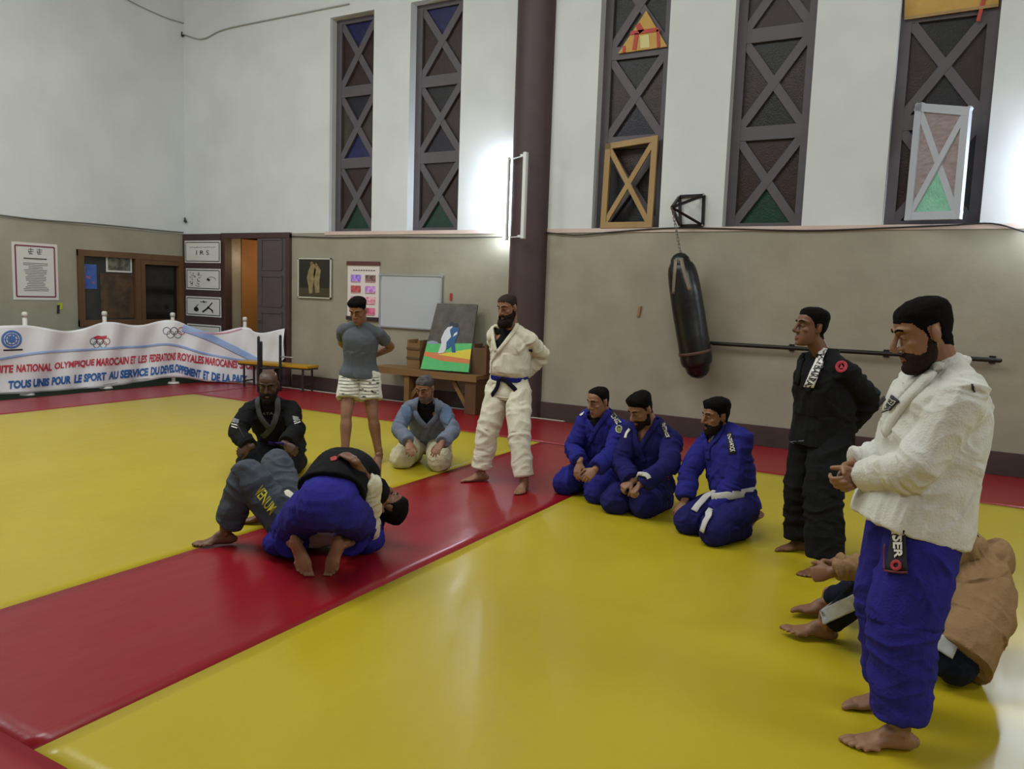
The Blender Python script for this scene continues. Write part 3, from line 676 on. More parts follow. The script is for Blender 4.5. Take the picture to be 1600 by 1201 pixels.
XX = catmull(np.hstack([PATH, np.array(ZT)[:, None], np.array(ZB)[:, None]]), 12)
V = []; F = []; nv = 26; nu = len(XX)
for i, (x, y, a_, b_) in enumerate(XX):
    t = XX[min(i+1, nu-1)][:2]-XX[max(i-1, 0)][:2]; nx_, ny_ = nrm((t[1], -t[0]))
    for j in range(nv+1):
        v = j/nv; z = b_+(a_-b_)*v; s = i/12.
        d = .035*math.sin(s*3.1+v*2.2)*math.sin(v*3.14)+.02*math.sin(s*7.3-v*5)
        V.append((x+nx_*d, y+ny_*d, z))
for i in range(nu-1):
    for j in range(nv): F.append((i*(nv+1)+j, (i+1)*(nv+1)+j, (i+1)*(nv+1)+j+1, i*(nv+1)+j+1))
br = empty('banner', (-11.5, 7, 0), 'long white printed banner strung on white poles along the left wall', 'banner')
bo = link('cloth', mesh_of(V, F), mat('banner_vinyl', (226, 226, 228), .33, (212, 210, 216), 1.2, .15, 4), br, True); md = bo.modifiers.new('t', 'SOLIDIFY'); md.thickness = .004; md.offset = 0
S = Surf(np.array(V), F)
bl = mat('banner_blue', (36, 92, 160), .4); rd = mat('banner_red', (184, 44, 66), .4); sky_ = mat('banner_wash', (120, 150, 210), .4, (170, 190, 225), 3); un = mat('emblem_blue', (70, 110, 180), .4)
def ncurve(pts):
    pts = np.array(pts, float); return lambda x: np.interp(x, pts[:, 0], pts[:, 1])
def btext(txt, x0, x1, lowpts, h0, h1, m, bold, name='lettering'):
    lo_ = ncurve(lowpts)
    def cv(u, v): x = x0+(x1-x0)*u; hh = h0+(h1-h0)*u; return (x+v*1.0, lo_(x)-v*hh)
    return S.text(name, txt, None, m, br, .010, bold, cv, 3)
RL = [(-8, 583), (80, 579), (150, 572), (210, 568), (275, 562), (300, 566), (340, 572), (375, 576), (414, 578)]
BL = [(12, 608), (80, 602), (170, 593), (240, 586), (275, 581), (300, 588), (340, 596), (386, 599)]
for wd_, a_, b_ in (('MITE', -10, 20), ('NATIONAL', 25, 80), ('OLYMPIQUE', 84, 147), ('MAROCAIN', 150, 200), ('ET', 203, 211), ('LES', 215, 229), ('FEDERATIONS', 233, 274), ('ROYALES', 277, 318), ('MAROCAINES', 320, 371), ('SPORT', 375, 403)): btext(wd_, a_, b_, RL, 12.2, 12, rd, .035)
for wd_, a_, b_ in (('TOUS', 12, 48), ('UNIS', 51, 76), ('POUR', 80, 110), ('LE', 115, 127), ('SPORT', 130, 165), ('AU', 169, 184), ('SERVICE', 187, 231), ('DU', 235, 248), ('DEVELOPPEMENT', 250, 313), ('ET', 317, 326), ('DE', 330, 343), ('LA', 347, 360), ('PAIX', 363, 386)): btext(wd_, a_, b_, BL, 13.2, 12.5, bl, .05)
def wash(px, wd, m): S.band('wash_stripe', catmull(np.array(px, float), 6), wd, .002, m, br, .012)
wash([(-10, 562), (60, 551), (150, 545), (220, 541), (268, 538), (320, 552), (400, 566)], .035, sky_)
wash([(285, 512), (330, 528), (380, 552), (412, 570)], .12, sky_)
wash([(300, 520), (350, 520), (378, 513)], .02, mat('banner_pink', (214, 150, 170), .4))
def ringpts(cx, cy, rx, ry, n=18): return [(cx+rx*math.cos(t), cy+ry*math.sin(t)) for t in np.linspace(0, 2*math.pi, n+1)]
def rings(cx, cy, r_):
    for i, (dx, dy) in enumerate(((-2.1, -.4), (0, -.4), (2.1, -.4), (-1.05, .6), (1.05, .6))): S.band('ring', ringpts(cx+dx*r_, cy+dy*r_, r_, r_, 10), .012, .002, mat('ring_ink_%d' % i, [(90, 100, 120), (50, 40, 50), (170, 60, 80), (120, 120, 110), (100, 130, 120)][i], .5), br, .006)
rings(272, 519, 5.5); rings(156, 535, 5)
S.shape('red_crest', [[(145, 527), (152, 524), (158, 525), (167, 524), (166, 528), (158, 530), (150, 529)]], rd, br, .007)
for k in range(3): S.band('emblem_ring', ringpts(18, 530, 14.5-4.5*k, 12.5-4*k, 14), .018 if k else .03, .002, un, br, .006)
for k in range(4): t = k*math.pi/4; S.band('emblem_meridian', [(18-12*math.cos(t), 530-10*math.sin(t)), (18+12*math.cos(t), 530+10*math.sin(t))], .012, .002, un, br, .0065)
S.shape('emblem_land', [[(12, 526), (19, 523), (23, 529), (18, 535), (13, 532)], [(21, 520), (25, 523), (22, 526)]], un, br, .007)
S.band('emblem_caption', [(5, 547), (35, 546)], .022, .002, ink, br, .006)
S.band('hem_cord', [(-5, 614), (120, 607), (250, 590), (395, 604)], .008, .004, gwire, br, .004)
wp = mat('white_pole', (206, 204, 198), .4)
for j, (X, Y, py_) in enumerate(((-11.62, 6.3, 487), (-11.57, 7.47, 486), (-11.42, 8.57, 488), (-10.7, 9.45, 495))):
    zt_ = zt(0, py_, X, Y)
    p_ = empty('banner_pole', (X, Y, 0), ('white pole of the banner beside the blue emblem', 'white pole of the banner above the red crest', 'white pole of the banner above the linked rings', 'white pole of the banner in front of the doorway')[j], 'pole', 'white banner poles')
    MB().tube([(X, Y, 0), (X, Y, zt_-.06)], [.032, .03], n=12, sub=1, flat=True).build('pole', wp, p_, True)
    MB().tube([(X, Y, zt_-.07), (X, Y, zt_-.02), (X, Y, zt_)], [.04, .04, .025], n=12, sub=1, flat=True).build('pole_cap', wp, p_, True)
    MB().tube([(X, Y, 0), (X, Y, .03)], [.1, .08], n=14, sub=1, flat=True).build('pole_base', wp, p_, True)
# ---- bench, black stand
bt = mat('bench_yellow', (186, 140, 20), .45, (170, 124, 16), 6); dm = mat('dark_steel', (52, 38, 34), .5)
r = empty('bench', (-9.6, 9.3, 0), 'low bench with yellow top and thin dark legs before the grey wall', 'bench')
zb = zt(0, 573, -9.1, 9.35)
A0 = np.array([-10.45, 9.2, zb]); A1 = np.array([-9.05, 9.38, zb]); 
MB().bar(A0, A1, .3, .045, (0, 0, 1)).build('seat', bt, r, bevel=.008)
q = MB(); q.bar(A0-(0, 0, .035), A1-(0, 0, .035), .27, .02, (0, 0, 1)); q.build('seat_frame', dm, r)
uu = nrm(A1-A0); vv = np.array([-uu[1], uu[0], 0])
for s_ in (.08, .92):
    for t_ in (-.12, .12): p = A0+(A1-A0)*s_+vv*t_; MB().bar((p[0], p[1], 0), (p[0], p[1], zb-.02), .025, .025, (0, 1, 0)).build('leg', dm, r)
    p = A0+(A1-A0)*s_; MB().bar(p+vv*.12-(0, 0, zb-.1), p-vv*.12-(0, 0, zb-.1), .02, .02, (0, 0, 1)).build('stretcher', dm, r)
r = empty('black_rack', (-10.35, 9.1, 0), 'black metal rack standing between the banner and the bench', 'rack')
blm = mat('black_tube', (24, 24, 28), .45, metal=.2)
for px_, py_, yy in ((404, 527, 8.8), (408, 535, 8.9), (438, 525, 9.1)):
    v = AtY(px_, py_, yy); MB().tube([(v[0], v[1], .012), (v[0], v[1], v[2])], [.022, .022], n=10, sub=1).build('post', blm, r, True)
a = AtY(404, 575, 8.8); b = AtY(438, 575, 9.1); MB().tube([a, b], [.018, .018], n=8, sub=1).build('crossbar', blm, r, True); a[2] = .12; b[2] = .12; MB().tube([a, b], [.018, .018], n=8, sub=1).build('crossbar', blm, r, True)
a = AtY(438, 557, 9.1); MB().tube([a, a+(.25, .02, 0)], [.012, .012], n=8, sub=1).build('hook_arm', mat('aluminium', (178, 180, 182)), r, True)
# ---- wooden stand with painting
pw = mat('pale_plank', (128, 98, 56), .6, (108, 80, 44), 5, .15, 40, stretch=(.3, 1, 1)); pwd = mat('brown_plank', (96, 68, 40), .6, (82, 56, 34), 5, stretch=(1, 1, .2))
yt = 9.32; r = empty('wooden_stand', (-6.8, yt, 0), 'long brown wooden trestle stand against the wall carrying the painting', 'stand')
a = AtY(591, 573, yt); b = AtY(757, 589, yt); zt_ = (a[2]+b[2])/2
MB().box((a[0], yt-.2, zt_-.03), (b[0], yt+.25, zt_+.03)).build('tabletop', pw, r, bevel=.004)
MB().box((a[0], yt-.215, zt_-.06), (b[0], yt-.2, zt_+.035)).build('front_rail', pw, r)
xs = [AtY(639, 600, yt-.1)[0], AtY(737, 600, yt-.1)[0]]
for k_, x in enumerate(xs):
    MB().box((x-.03 if k_ == 0 else x-.06, yt-.18, -.0), (x+.06 if k_ == 0 else x+.12, yt+.2, zt_-.03)).build('leg', pwd if k_ else pw, r)
MB().bar((xs[0]+.02, yt-.1, zt_-.42), (xs[0]+.32, yt-.1, zt_-.03), .06, .04).build('brace', pw, r); MB().bar((xs[1]-.02, yt-.1, zt_-.5), (xs[1]-.34, yt-.1, zt_-.03), .06, .04).build('brace', pw, r)
for k_, (q0, q1, lab) in enumerate((((637, 530), (656, 573), 'left'), ((739, 537), (757, 580), 'right'))):
    a = AtY(*q0, yt-.02); b = AtY(*q1, yt-.02); e = empty('wooden_box', (a[0], yt, zt_+.03), 'upright slatted wooden box on the stand, %s of the painting' % lab, 'box', 'wooden boxes on the stand')
    q = MB(); x0, x1 = a[0], b[0]+(.03 if k_ else 0); z0, z1 = zt_+.032, a[2]
    q.box((x0, yt-.03, z0), (x0+.03, yt+.2, z1)); q.box((x1-.03, yt-.03, z0), (x1, yt+.2, z1)); q.box((x0+.03, yt+.16, z0), (x1-.03, yt+.19, z1-.03)); q.box((x0+.03, yt-.03, z0), (x1-.03, yt+.0, z1-.05)); q.build('case', pwd if k_ else pw, e)
    if not k_:
        for z_ in (.33, .66): MB().box((x0-.004, yt-.045, z0+(z1-z0)*z_), (x1+.004, yt-.03, z0+(z1-z0)*z_+.03)).build('slat', pwd, e)
pa = empty('painting', (-6.7, yt, zt_), 'unframed painting of two judoka in white and blue leaning on the stand', 'painting')
C4 = [AtY(684, 474, yt+.22), AtY(746.5, 476, yt+.22), AtY(733, 582, yt-.12), AtY(658, 576.5, yt-.12)]
C4 = [np.array(c) for c in C4]; dz = zt_+.034-min(C4[2][2], C4[3][2]); 
pn = nrm(np.cross(C4[1]-C4[0], C4[3]-C4[0])); pn = pn if pn[1] < 0 else -pn
MB().quad(C4, pn, .03).build('canvas', mat('canvas_grey', (92, 86, 80), .8, (66, 60, 56), 9, .3, 60), pa)
def pp(u, v): return (C4[3]*(1-u)+C4[2]*u)*(1-v)+(C4[0]*(1-u)+C4[1]*u)*v
def pshape(name, c, pts, lay, c2=None): MB().quad([pp(*p)+pn*(.017+.0015*lay) for p in pts], pn, .0015).build(name, mat('paint_'+name, c, .7, c2 or c, 12), pa)
pshape('painted_green', (72, 168, 96), [(0, 0), (1, 0), (1, .42), (0, .38)], 0, (90, 180, 110))
pshape('painted_orange', (196, 116, 70), [(0, .2), (.4, .14), (1, .12), (1, .32), (.5, .27), (.2, .25), (0, .26)], 1)
pshape('painted_yellow', (206, 188, 60), [(.3, .225), (1, .185), (1, .34), (.6, .28)], 2)
pshape('painted_hills', (130, 140, 160), [(0, .38), (.3, .385), (.2, .42), (.1, .43), (0, .41)], 1)
wj = [(.3, .24), (.42, .26), (.46, .32), (.5, .45), (.56, .58), (.5, .66), (.4, .64), (.34, .58), (.3, .46), (.33, .4)]
bj = [(.46, .3), (.56, .36), (.6, .27), (.68, .27), (.62, .42), (.68, .56), (.66, .64), (.52, .65), (.46, .6), (.52, .5), (.44, .42)]
pshape('painted_white_gi', (206, 206, 210), [(a, b) for a, b in wj], 3, (190, 196, 206)); pshape('painted_blue_gi', (40, 84, 130), bj, 4)
pshape('painted_white_cuff', (214, 214, 220), [(.56, .5), (.64, .54), (.64, .58), (.58, .55)], 5)
for n_, cu, cv in (('painted_head', .47, .69), ('painted_head', .58, .68)): pshape(n_, (44, 50, 66), [(cu+.05*math.cos(t), cv+.03*math.sin(t)) for t in np.linspace(0, 6.28, 9)[:-1]], 5)

# ================================================================ people
def skin(name, rgb): return mat(name, rgb, .5, tuple(int(c*.9) for c in rgb), 16, .12, 120, spec=.4, bdist=.003)
hairm = mat('hair_black', (13, 11, 11), .9, (19, 16, 15), 60, .8, 260, spec=.1, bdist=.006)
hairgrey = mat('hair_grey', (92, 90, 88), .8, (50, 46, 44), 30, .5, 200, spec=.2)
beardm = mat('beard_dark', (24, 18, 16), .85, (34, 26, 22), 50, .5, 240, spec=.15)
stubm = mat('beard_stubble', (58, 44, 36), .85, (40, 30, 26), 40, .3, 240, spec=.15)
eyew = mat('eye_white', (150, 140, 130), .4); eyed = mat('eye_iris', (30, 20, 16), .25)
def facing(deg): a = math.radians(deg); return -HF*math.cos(a)-HR*math.sin(a)
def headframe(face_deg, pitch=0., roll=0.):
    """columns: person's left, forward, up; pitch>0 looks down, roll>0 leans to the person's left"""
    f = facing(face_deg); l = np.cross(Z, f); p = math.radians(pitch); r = math.radians(roll)
    f2 = f*math.cos(p)-Z*math.sin(p); u = np.cross(f2, l); l2 = l*math.cos(r)-u*math.sin(r); u2 = np.cross(f2, l2)
    return np.stack([l2, f2, u2], 1)
def head_pieces(c, M, s=1., jaw=1.):
    P = []; T = lambda v: c+M@(np.array(v, float)*s)
    prof = [(-.116, .020, .086, .040), (-.108, .036, .096, .012), (-.09, .050*jaw, .098, -.02), (-.065, .060*jaw, .097, -.045), (-.035, .067*jaw, .093, -.066), (-.005, .071, .088, -.086), (.02, .073, .084, -.096), (.045, .075, .093, -.101), (.07, .076, .090, -.1), (.09, .071, .078, -.092), (.106, .058, .058, -.074), (.117, .034, .03, -.045), (.121, .012, .0, -.02)]
    V = []; F = []; n = 22
    for z, wx, yf, yb in prof:
        cy = (yf+yb)/2; ry = (yf-yb)/2
        for j in range(n):
            t = 2*math.pi*j/n; cx_, sy_ = math.cos(t), math.sin(t); e = .86 if sy_ > 0 else 1.
            V.append(T((wx*np.sign(cx_)*abs(cx_)**e, cy+ry*np.sign(sy_)*abs(sy_)**e, z)))
    m = len(prof)
    for i in range(m-1):
        for j in range(n): F.append((i*n+j, i*n+(j+1) % n, (i+1)*n+(j+1) % n, (i+1)*n+j))
    F += [tuple(range(n-1, -1, -1)), tuple((m-1)*n+j for j in range(n))]
    P.append((np.array(V), F))
    P.append(tube([T((0, .088, .035)), T((0, .107, .008)), T((0, .123, -.017)), T((0, .110, -.029))], [(.008*s, .010*s), (.010*s, .011*s), (.0135*s, .013*s), (.011*s, .008*s)], lat=M[:, 0], n=10, sub=2))
    for sx in (-1, 1):
        P.append(ell(T((sx*.0135, .099, -.024)), np.array((.0085, .011, .0085))*s, M, 10))
        P.append(tube([T((sx*.010, .091, .041)), T((sx*.034, .085, .046)), T((sx*.056, .064, .04))], [.0095*s, .0105*s, .009*s], n=8, sub=2))
        P.append(ell(T((sx*.042, .066, -.012)), np.array((.022, .018, .017))*s, M, 10))
        E = M@np.array([[.94, .34*sx, 0], [-.34*sx, .94, 0], [0, 0, 1]])
        P.append(ell(T((sx*.079, -.012, .004)), np.array((.008, .019, .031))*s, E, 12)); P.append(ell(T((sx*.076, -.006, -.016)), np.array((.008, .012, .016))*s, E, 10))
        P.append(ell(T((sx*.030, .078, .017)), np.array((.015, .0105, .0095))*s, M, 10))
    P.append(tube([T((-.022, .090, -.059)), T((0, .0995, -.056)), T((.022, .090, -.059))], [(.006*s, .0065*s)]*3, n=8, sub=2))
    P.append(tube([T((-.019, .090, -.069)), T((0, .0985, -.071)), T((.019, .090, -.069))], [(.007*s, .0075*s)]*3, n=8, sub=2))
    P.append(ell(T((0, .086, -.1)), np.array((.024*jaw, .018, .016))*s, M, 10))
    return P
def hand_pieces(wr, d, pn, thumb, curl=.4, s=1., spread=.12, fine=True):
    """d towards the fingers, pn out of the palm, thumb = +1/-1 side along cross(d, pn)"""
    d = nrm(d); pn = nrm(pn-d*(pn@d)); q = np.cross(d, pn)*thumb; P = []
    kn = wr+d*.088*s
    P.append(tube([wr-d*.03*s, wr+d*.012*s, wr+d*.05*s, kn], [(.026*s, .019*s), (.030*s, .017*s), (.040*s, .0155*s), (.038*s, .0115*s)], lat=q, n=14, sub=3))
    for i, (o, L, r) in enumerate(((.030, .072, .0092), (.0105, .081, .0095), (-.009, .075, .009), (-.028, .058, .0082))):
        p = kn+q*o*s-d*.008*s-d*(.006*s if i == 3 else 0); a = nrm(d+q*spread*(1-i*.66)); pts = [p-d*.02*s, p]; dr = a; ax = nrm(np.cross(dr, pn))
        for k, f_ in enumerate((.45, .31, .24)):
            th = curl*(.75, 1.15, .8)[k]*(1+.08*i); dr = nrm(dr*math.cos(th)+np.cross(np.cross(dr, pn), dr)*0+nrm(pn-dr*(pn@dr))*math.sin(th)) if k == 0 else rot_in(dr, ax, th)
            if k == 0: ax2 = ax
            p = p+dr*L*f_*s; pts.append(p)
        P.append(tube(pts, [r*s, r*s*1.02, r*s*.95, r*s*.9, r*s*.78], n=9, sub=2))
    b = wr+d*.022*s+q*.024*s+pn*.004*s; t1 = nrm(d*.75+q*.75+pn*.25); t2 = nrm(d*.9+q*.35+pn*(.3+curl*.5)); t3 = nrm(d*.95+q*.1+pn*(.35+curl*.7))
    P.append(tube([b-t1*.012*s, b+t1*.038*s, b+t1*.038*s+t2*.03*s, b+t1*.038*s+t2*.03*s+t3*.024*s], [.0145*s, .0125*s, .011*s, .009*s], n=9, sub=2))
    return P
def rot_in(v, ax, th):
    return nrm(v*math.cos(th)+np.cross(ax, v)*math.sin(th)+ax*(ax@v)*(1-math.cos(th)))
def foot_pieces(an, td, down=(0, 0, -1), side=1, s=1., shin=None):
    """an ankle joint, td towards the toes, down = sole direction, side +1 = left foot"""
    down = nrm(down); td = nrm(np.asarray(td)-down*(np.asarray(td)@down)); lt = np.cross(-down, td)   # person's left when standing
    P = []; A = lambda f, l, d_: an+td*f*s*(.86 if f > 0 else .9)+lt*l*s+down*d_*s
    P.append(tube([A(-.062, 0, .045), A(-.048, 0, .043), A(-.01, 0, .036), A(.05, -.004*side, .038), (A(.105, -.006*side, .052)), A(.15, -.006*side, .058), A(.165, -.006*side, .062)],
        [(.022*s, .024*s), (.031*s, .033*s), (.035*s, .040*s), (.038*s, .035*s), (.045*s, .023*s), (.045*s, .016*s), (.040*s, .012*s)], lat=lt, n=16, sub=3))
    P.append(tube([A(0, 0, -.05), A(-.004, 0, 0), A(.0, 0, .03)], [.036*s, .037*s, .036*s], n=12, sub=2))
    P.append(tube([A(.0, 0, .0), A(.05, 0, .02), A(.09, 0, .045)], [.031*s, .030*s, .022*s], n=12, sub=2))
    for i, (l, L, r) in enumerate(((-.031, .052, .0135), (-.009, .048, .0095), (.008, .042, .0088), (.024, .034, .0082), (.038, .026, .0078))):
        f0 = .162-.0045*i*i*.55; p = A(f0, l*side, .062); P.append(tube([p-td*.02*s, p+td*L*.5*s-down*.003*s, p+td*L*s+down*.006*s], [r*s*1.05, r*s, r*s*.95], n=9, sub=2))
    for sx in (-1, 1): P.append(ell(A(-.002, sx*.033, .004), (.012*s,)*3, None, 8))
    return P
def torso_pts(J):
    return J['pel'], J['neck']
class Figure:
    def __init__(s, label, J, face, skin_m, head=None, sc_=1., vs=.006, stout=1., neck_r=.056):
        s.J = J; s.f = nrm(face); s.s = sc_; s.vs = vs; s.stout = stout
        s.root = empty('person', (J['pel'][0], J['pel'][1], 0), label, 'person'); s.skin = skin_m
        s.lat = nrm(J['hipL']-J['hipR']); s.slat = nrm(J['shL']-J['shR']); s.hc, s.HM, s.hs, s.jaw = head
        s.pieces = []; s.keep = [(s.hc, .17*s.hs)]; s.neck_r = neck_r; s.bones()
    def spine(s):
        a, b = s.J['pel'], s.J['neck']; m = s.J.get('mid'); 
        m = (a+b)/2 if m is None else m
        X = catmull([a, m, b], 8); return X
    def sp(s, t):
        X = s.spine(); i = t*(len(X)-1); 
        if i <= 0: return X[0]+(X[1]-X[0])*i
        if i >= len(X)-1: return X[-1]+(X[-1]-X[-2])*(i-len(X)+1)
        k = int(i); return X[k]+(X[k+1]-X[k])*(i-k)
    def latat(s, t): t = min(max(t, 0), 1); return nrm(s.lat*(1-t)+s.slat*t)
    def torso(s, prof, n=24, power=2.4, shift=None):
        """prof rows: t along the spine, half width, half depth, forward shift"""
        P = []; R = []; Lt = []
        for row in prof:
            t, a, b = row[:3]; fs = row[3] if len(row) > 3 else 0
            c = s.sp(t); tang = nrm(s.sp(min(t+.05, 1.3))-s.sp(t-.05)); la = s.latat(t); fw_ = nrm(np.cross(tang, -la)); 
            fw_ = fw_ if fw_@s.f > -.2 else -fw_
            P.append(c+fw_*fs); R.append((a, b)); Lt.append(la)
        return tube(P, R, lat=np.array(Lt), n=n, sub=3, power=power, flat=True)
    def bones(s):
        J = s.J; k = s.s; st = s.stout
        s.arms = {x: (J['sh'+x], J['el'+x], J['wr'+x]) for x in 'LR'}; s.legs = {x: (J['hip'+x], J['kn'+x], J['an'+x]) for x in 'LR'}
    def body(s, hands, feet, fat=0.):
        J = s.J; k = s.s; st = s.stout; P = s.pieces
        P.append(s.torso([(-.16, .10*k, .085*k), (-.06, .150*k*st, .105*k*st), (.06, .160*k*st, .110*k*st), (.3, .138*k*st, (.098+fat)*k*st), (.52, .150*k*st, (.108+fat*.5)*k*st), (.74, .165*k*st, .112*k*st), (.88, .155*k*st, .095*k), (.97, .10*k, .072*k), (1.03, .062*k, .06*k)]))
        for x in 'LR':
            a, b, c = s.arms[x]; r = k*(.9+.1*st)
            P.append(tube([a-(a-s.J['neck'])*.35, a, a+(b-a)*.3, a+(b-a)*.65, b, b+(c-b)*.25, b+(c-b)*.6, c], [.046*r, .056*r, .050*r, .044*r, .040*r, .042*r, .034*r, .026*r], n=14, sub=3))
            a, b, c = s.legs[x]
            P.append(tube([a, a+(b-a)*.3, a+(b-a)*.7, b, b+(c-b)*.12, b+(c-b)*.3, b+(c-b)*.6, c], [.088*r, .084*r, .068*r, .056*r, .053*r, .058*r, .046*r, .036*r], n=14, sub=3))
        P.append(tube([s.sp(.9), s.sp(1.0), s.hc+s.HM@np.array((0, -.022, -.06))*s.hs, s.hc+s.HM@np.array((0, -.02, -.0))*s.hs], [s.neck_r*1.25*k, s.neck_r*1.04*k, s.neck_r*k, s.neck_r*k], n=14, sub=3))
        P += head_pieces(s.hc, s.HM, s.hs, s.jaw)
        for x, h in zip('LR', hands):
            if h is None: continue
            d, pn, cu = h[:3]; sp_ = h[3] if len(h) > 3 else .12
            P += hand_pieces(J['wr'+x], np.asarray(d), np.asarray(pn), 1 if x == 'R' else -1, cu, k, sp_); s.keep.append((J['wr'+x]+nrm(d)*.08, .13))
        for x, f in zip('LR', feet):
            if f is None: continue
            td, dn = f; P += foot_pieces(J['an'+x], td, dn, 1 if x == 'L' else -1, k); s.keep.append((J['an'+x]+nrm(td)*.1, .15))
        V, F = voxel(P, s.vs); w_ = np.ones(len(V))
        for c, r in s.keep: d = np.linalg.norm(V-c, axis=1); w_ = np.minimum(w_, np.clip((d-r)/.05, .22, 1))
        V = smooth(V, F, 8, .5, -.51, w_); s.BV, s.BF = V, np.asarray(F); s.BN = normals(V, s.BF)
        if s.floor_clip: V[:, 2] = np.maximum(V[:, 2], .0015)
        s.bo = to_obj('body', V, s.BF, s.skin, s.root); s.bs = Surf(V, s.BF); return s
    floor_clip = True
    def local(s, V): return (V-s.hc)@s.HM/s.hs
    def shell(s, name, thick, m, parent=None, V=None, F=None, N=None, rough=0., minv=0):
        """a thin layer lying on the body where thick(local head coords)>0"""
        V = s.BV if V is None else V; F = s.BF if F is None else F; N = s.BN if N is None else N
        near = np.linalg.norm(V-s.hc, axis=1) < .26*s.hs; th = np.full(len(V), -1.); L = s.local(V[near]); th[near] = thick(L)
        fm = (th[F] > 0).any(axis=1); f = F[fm]; ids = np.unique(f); 
        if len(ids) == 0: return None
        mp = np.full(len(V), -1); mp[ids] = np.arange(len(ids)); t = np.clip(th[ids], .0004, 1)
        if rough: t = t*(1+rough*(vn(V[ids]*55)-.5))
        O = V[ids]+N[ids]*t[:, None]; f2 = mp[f]; n = len(ids)
        cnt = {}
        for q in f2:
            for i in range(4):
                a, b = int(q[i]), int(q[(i+1) % 4]); cnt[(a, b)] = 1
        rim = [(a, b) for (a, b) in cnt if (b, a) not in cnt]
        VV = np.vstack([O, V[ids]-N[ids]*.003]); FF = [tuple(map(int, q)) for q in f2]+[tuple(int(i)+n for i in q[::-1]) for q in f2]+[(a, a+n, b+n, b) for a, b in rim]
        return link(name, mesh_of(VV, FF), m, parent or s.root, True)
    def hair(s, top=.018, side=.005, line=None, m=None, front=.075, name='hair', forward=0.):
        # hairline height as a function of y (front to back)
        ys, zs = line or ([-.11, -.06, -.035, -.02, -.004, .012, .02, .035, .05, .07, .10], [-.062, -.055, -.035, .018, .03, -.0, .03, .052, .066, .080, .082])
        def th(L):
            x, y, z = L.T; zl = np.interp(y, ys, zs); k = z-zl; inside = (k > 0) & (z > -.075)
            ear = (abs(x) > .066) & (abs(y+.012) < .024) & (z < .036)
            w_ = np.clip((z-.045)/.05, 0, 1); t = side+(top-side)*w_+forward*np.clip((y-.02)/.06, 0, 1)*w_
            return np.where(inside & ~ear, np.clip(k/.03, .12, 1)**.8*t, -1)
        s.ho = s.shell(name, th, m or hairm, rough=.35)
    def beard(s, t=.006, m=None, low=0., mous=True, cheek=-.036):
        def th(L):
            x, y, z = L.T; zl = np.interp(y, [-.02, .0, .012, .03, .06, .085, .12], [-.06, .0, .0, cheek, cheek-.006, -.044, -.046])
            a = (z < zl) & (y > -.004) & (z > -.118-.0) & (y > np.interp(z, [-.118, -.1, -.08, -.05], [.02, .01, -.002, -.004]))
            mouth = (abs(x) < .021) & (z < -.0565) & (z > -.075) & (y > .082); nose = (abs(x) < .022) & (z > -.044) & (y > .09)
            a &= ~mouth & ~nose & ~((abs(x) > .0695) & (y < .016) & (z > -.04))
            if not mous: a &= ~((z > -.058) & (y > .08))
            tt = t*np.clip((zl-z)/.012, .25, 1)+low*np.clip((-.07-z)/.04, 0, 1)*np.clip((y-.02)/.05, 0, 1)
            return np.where(a, tt, -1)
        return s.shell('beard', th, m or beardm, rough=.4)
    def face(s, brow=True, look=-.25, eye=True, browm=None):
        T = lambda v: s.hc+s.HM@(np.array(v, float)*s.hs)
        for sx in (-1, 1):
            if eye:
                e = MB().add(*ell(T((sx*.031, .0835, .0165)), np.array((.0125, .0075, .0062))*s.hs, s.HM, 12)).build('eye', eyew, s.root, True)
                MB().add(*ell(T((sx*.031, .0885, .0165+look*.01)), np.array((.0052, .0034, .0045))*s.hs, s.HM, 10)).build('iris', eyed, e, True)
                MB().add(*ell(T((sx*.031, .0832, .0198)), np.array((.0150, .0096, .0066))*s.hs, s.HM, 12)).build('eyelid', s.skin, e, True)
            if brow:
                pts = []; N_ = []
                for u, z in ((.013, .041), (.024, .046), (.037, .047), (.050, .041)):
                    o = Vector(T((sx*u, .16, z))); r = s.bs.b.ray_cast(o, Vector(-s.HM[:, 1]))
                    if r[0] is None: continue
                    pts.append(np.array(r[0])+np.array(r[1])*.001); N_.append(np.array(r[1]))
                if len(pts) > 2: V, F = ribbon(pts, N_, .008*s.hs, .004, sub=3); link('eyebrow', mesh_of(V, F), browm or hairm, s.root, True)
        if eye:
            for z, n_ in ((-.0575, 'upper_lip'), (-.070, 'lower_lip')):
                MB().tube([T((-.021, .0925, -.0625)), T((0, .1045, z)), T((.021, .0925, -.0625))], [(.0035*s.hs, .0035*s.hs), (.0052*s.hs, .0055*s.hs), (.0035*s.hs, .0035*s.hs)], n=8, sub=4).build(n_, mat('lip', (126, 76, 66), .5), s.root, True)
    # ---- garments
    def garment(s, name, pieces, m, bones, vs=None, it=11, cut=None, floor=True, solid=True):
        V, F = voxel(pieces, vs or s.vs*1.15); V = smooth(V, F, it, .5, -.51); N = normals(V, F); V = folds(V, N, bones); V = smooth(V, F, 1, .4, 0)
        if floor: V[:, 2] = np.maximum(V[:, 2], .0012)
        F = np.asarray(F); su = Surf(V, F); FK = F
        if cut is not None:
            N = normals(V, F); k = cut(V, N); FK = F[~k[F].all(axis=1)]
        ids = np.unique(FK); mp = np.full(len(V), -1); mp[ids] = np.arange(len(ids))
        o = to_obj(name, V[ids], mp[FK], m, s.root)
        if cut is not None: md = o.modifiers.new('t', 'SOLIDIFY'); md.thickness = .005; md.offset = -1
        return o, su
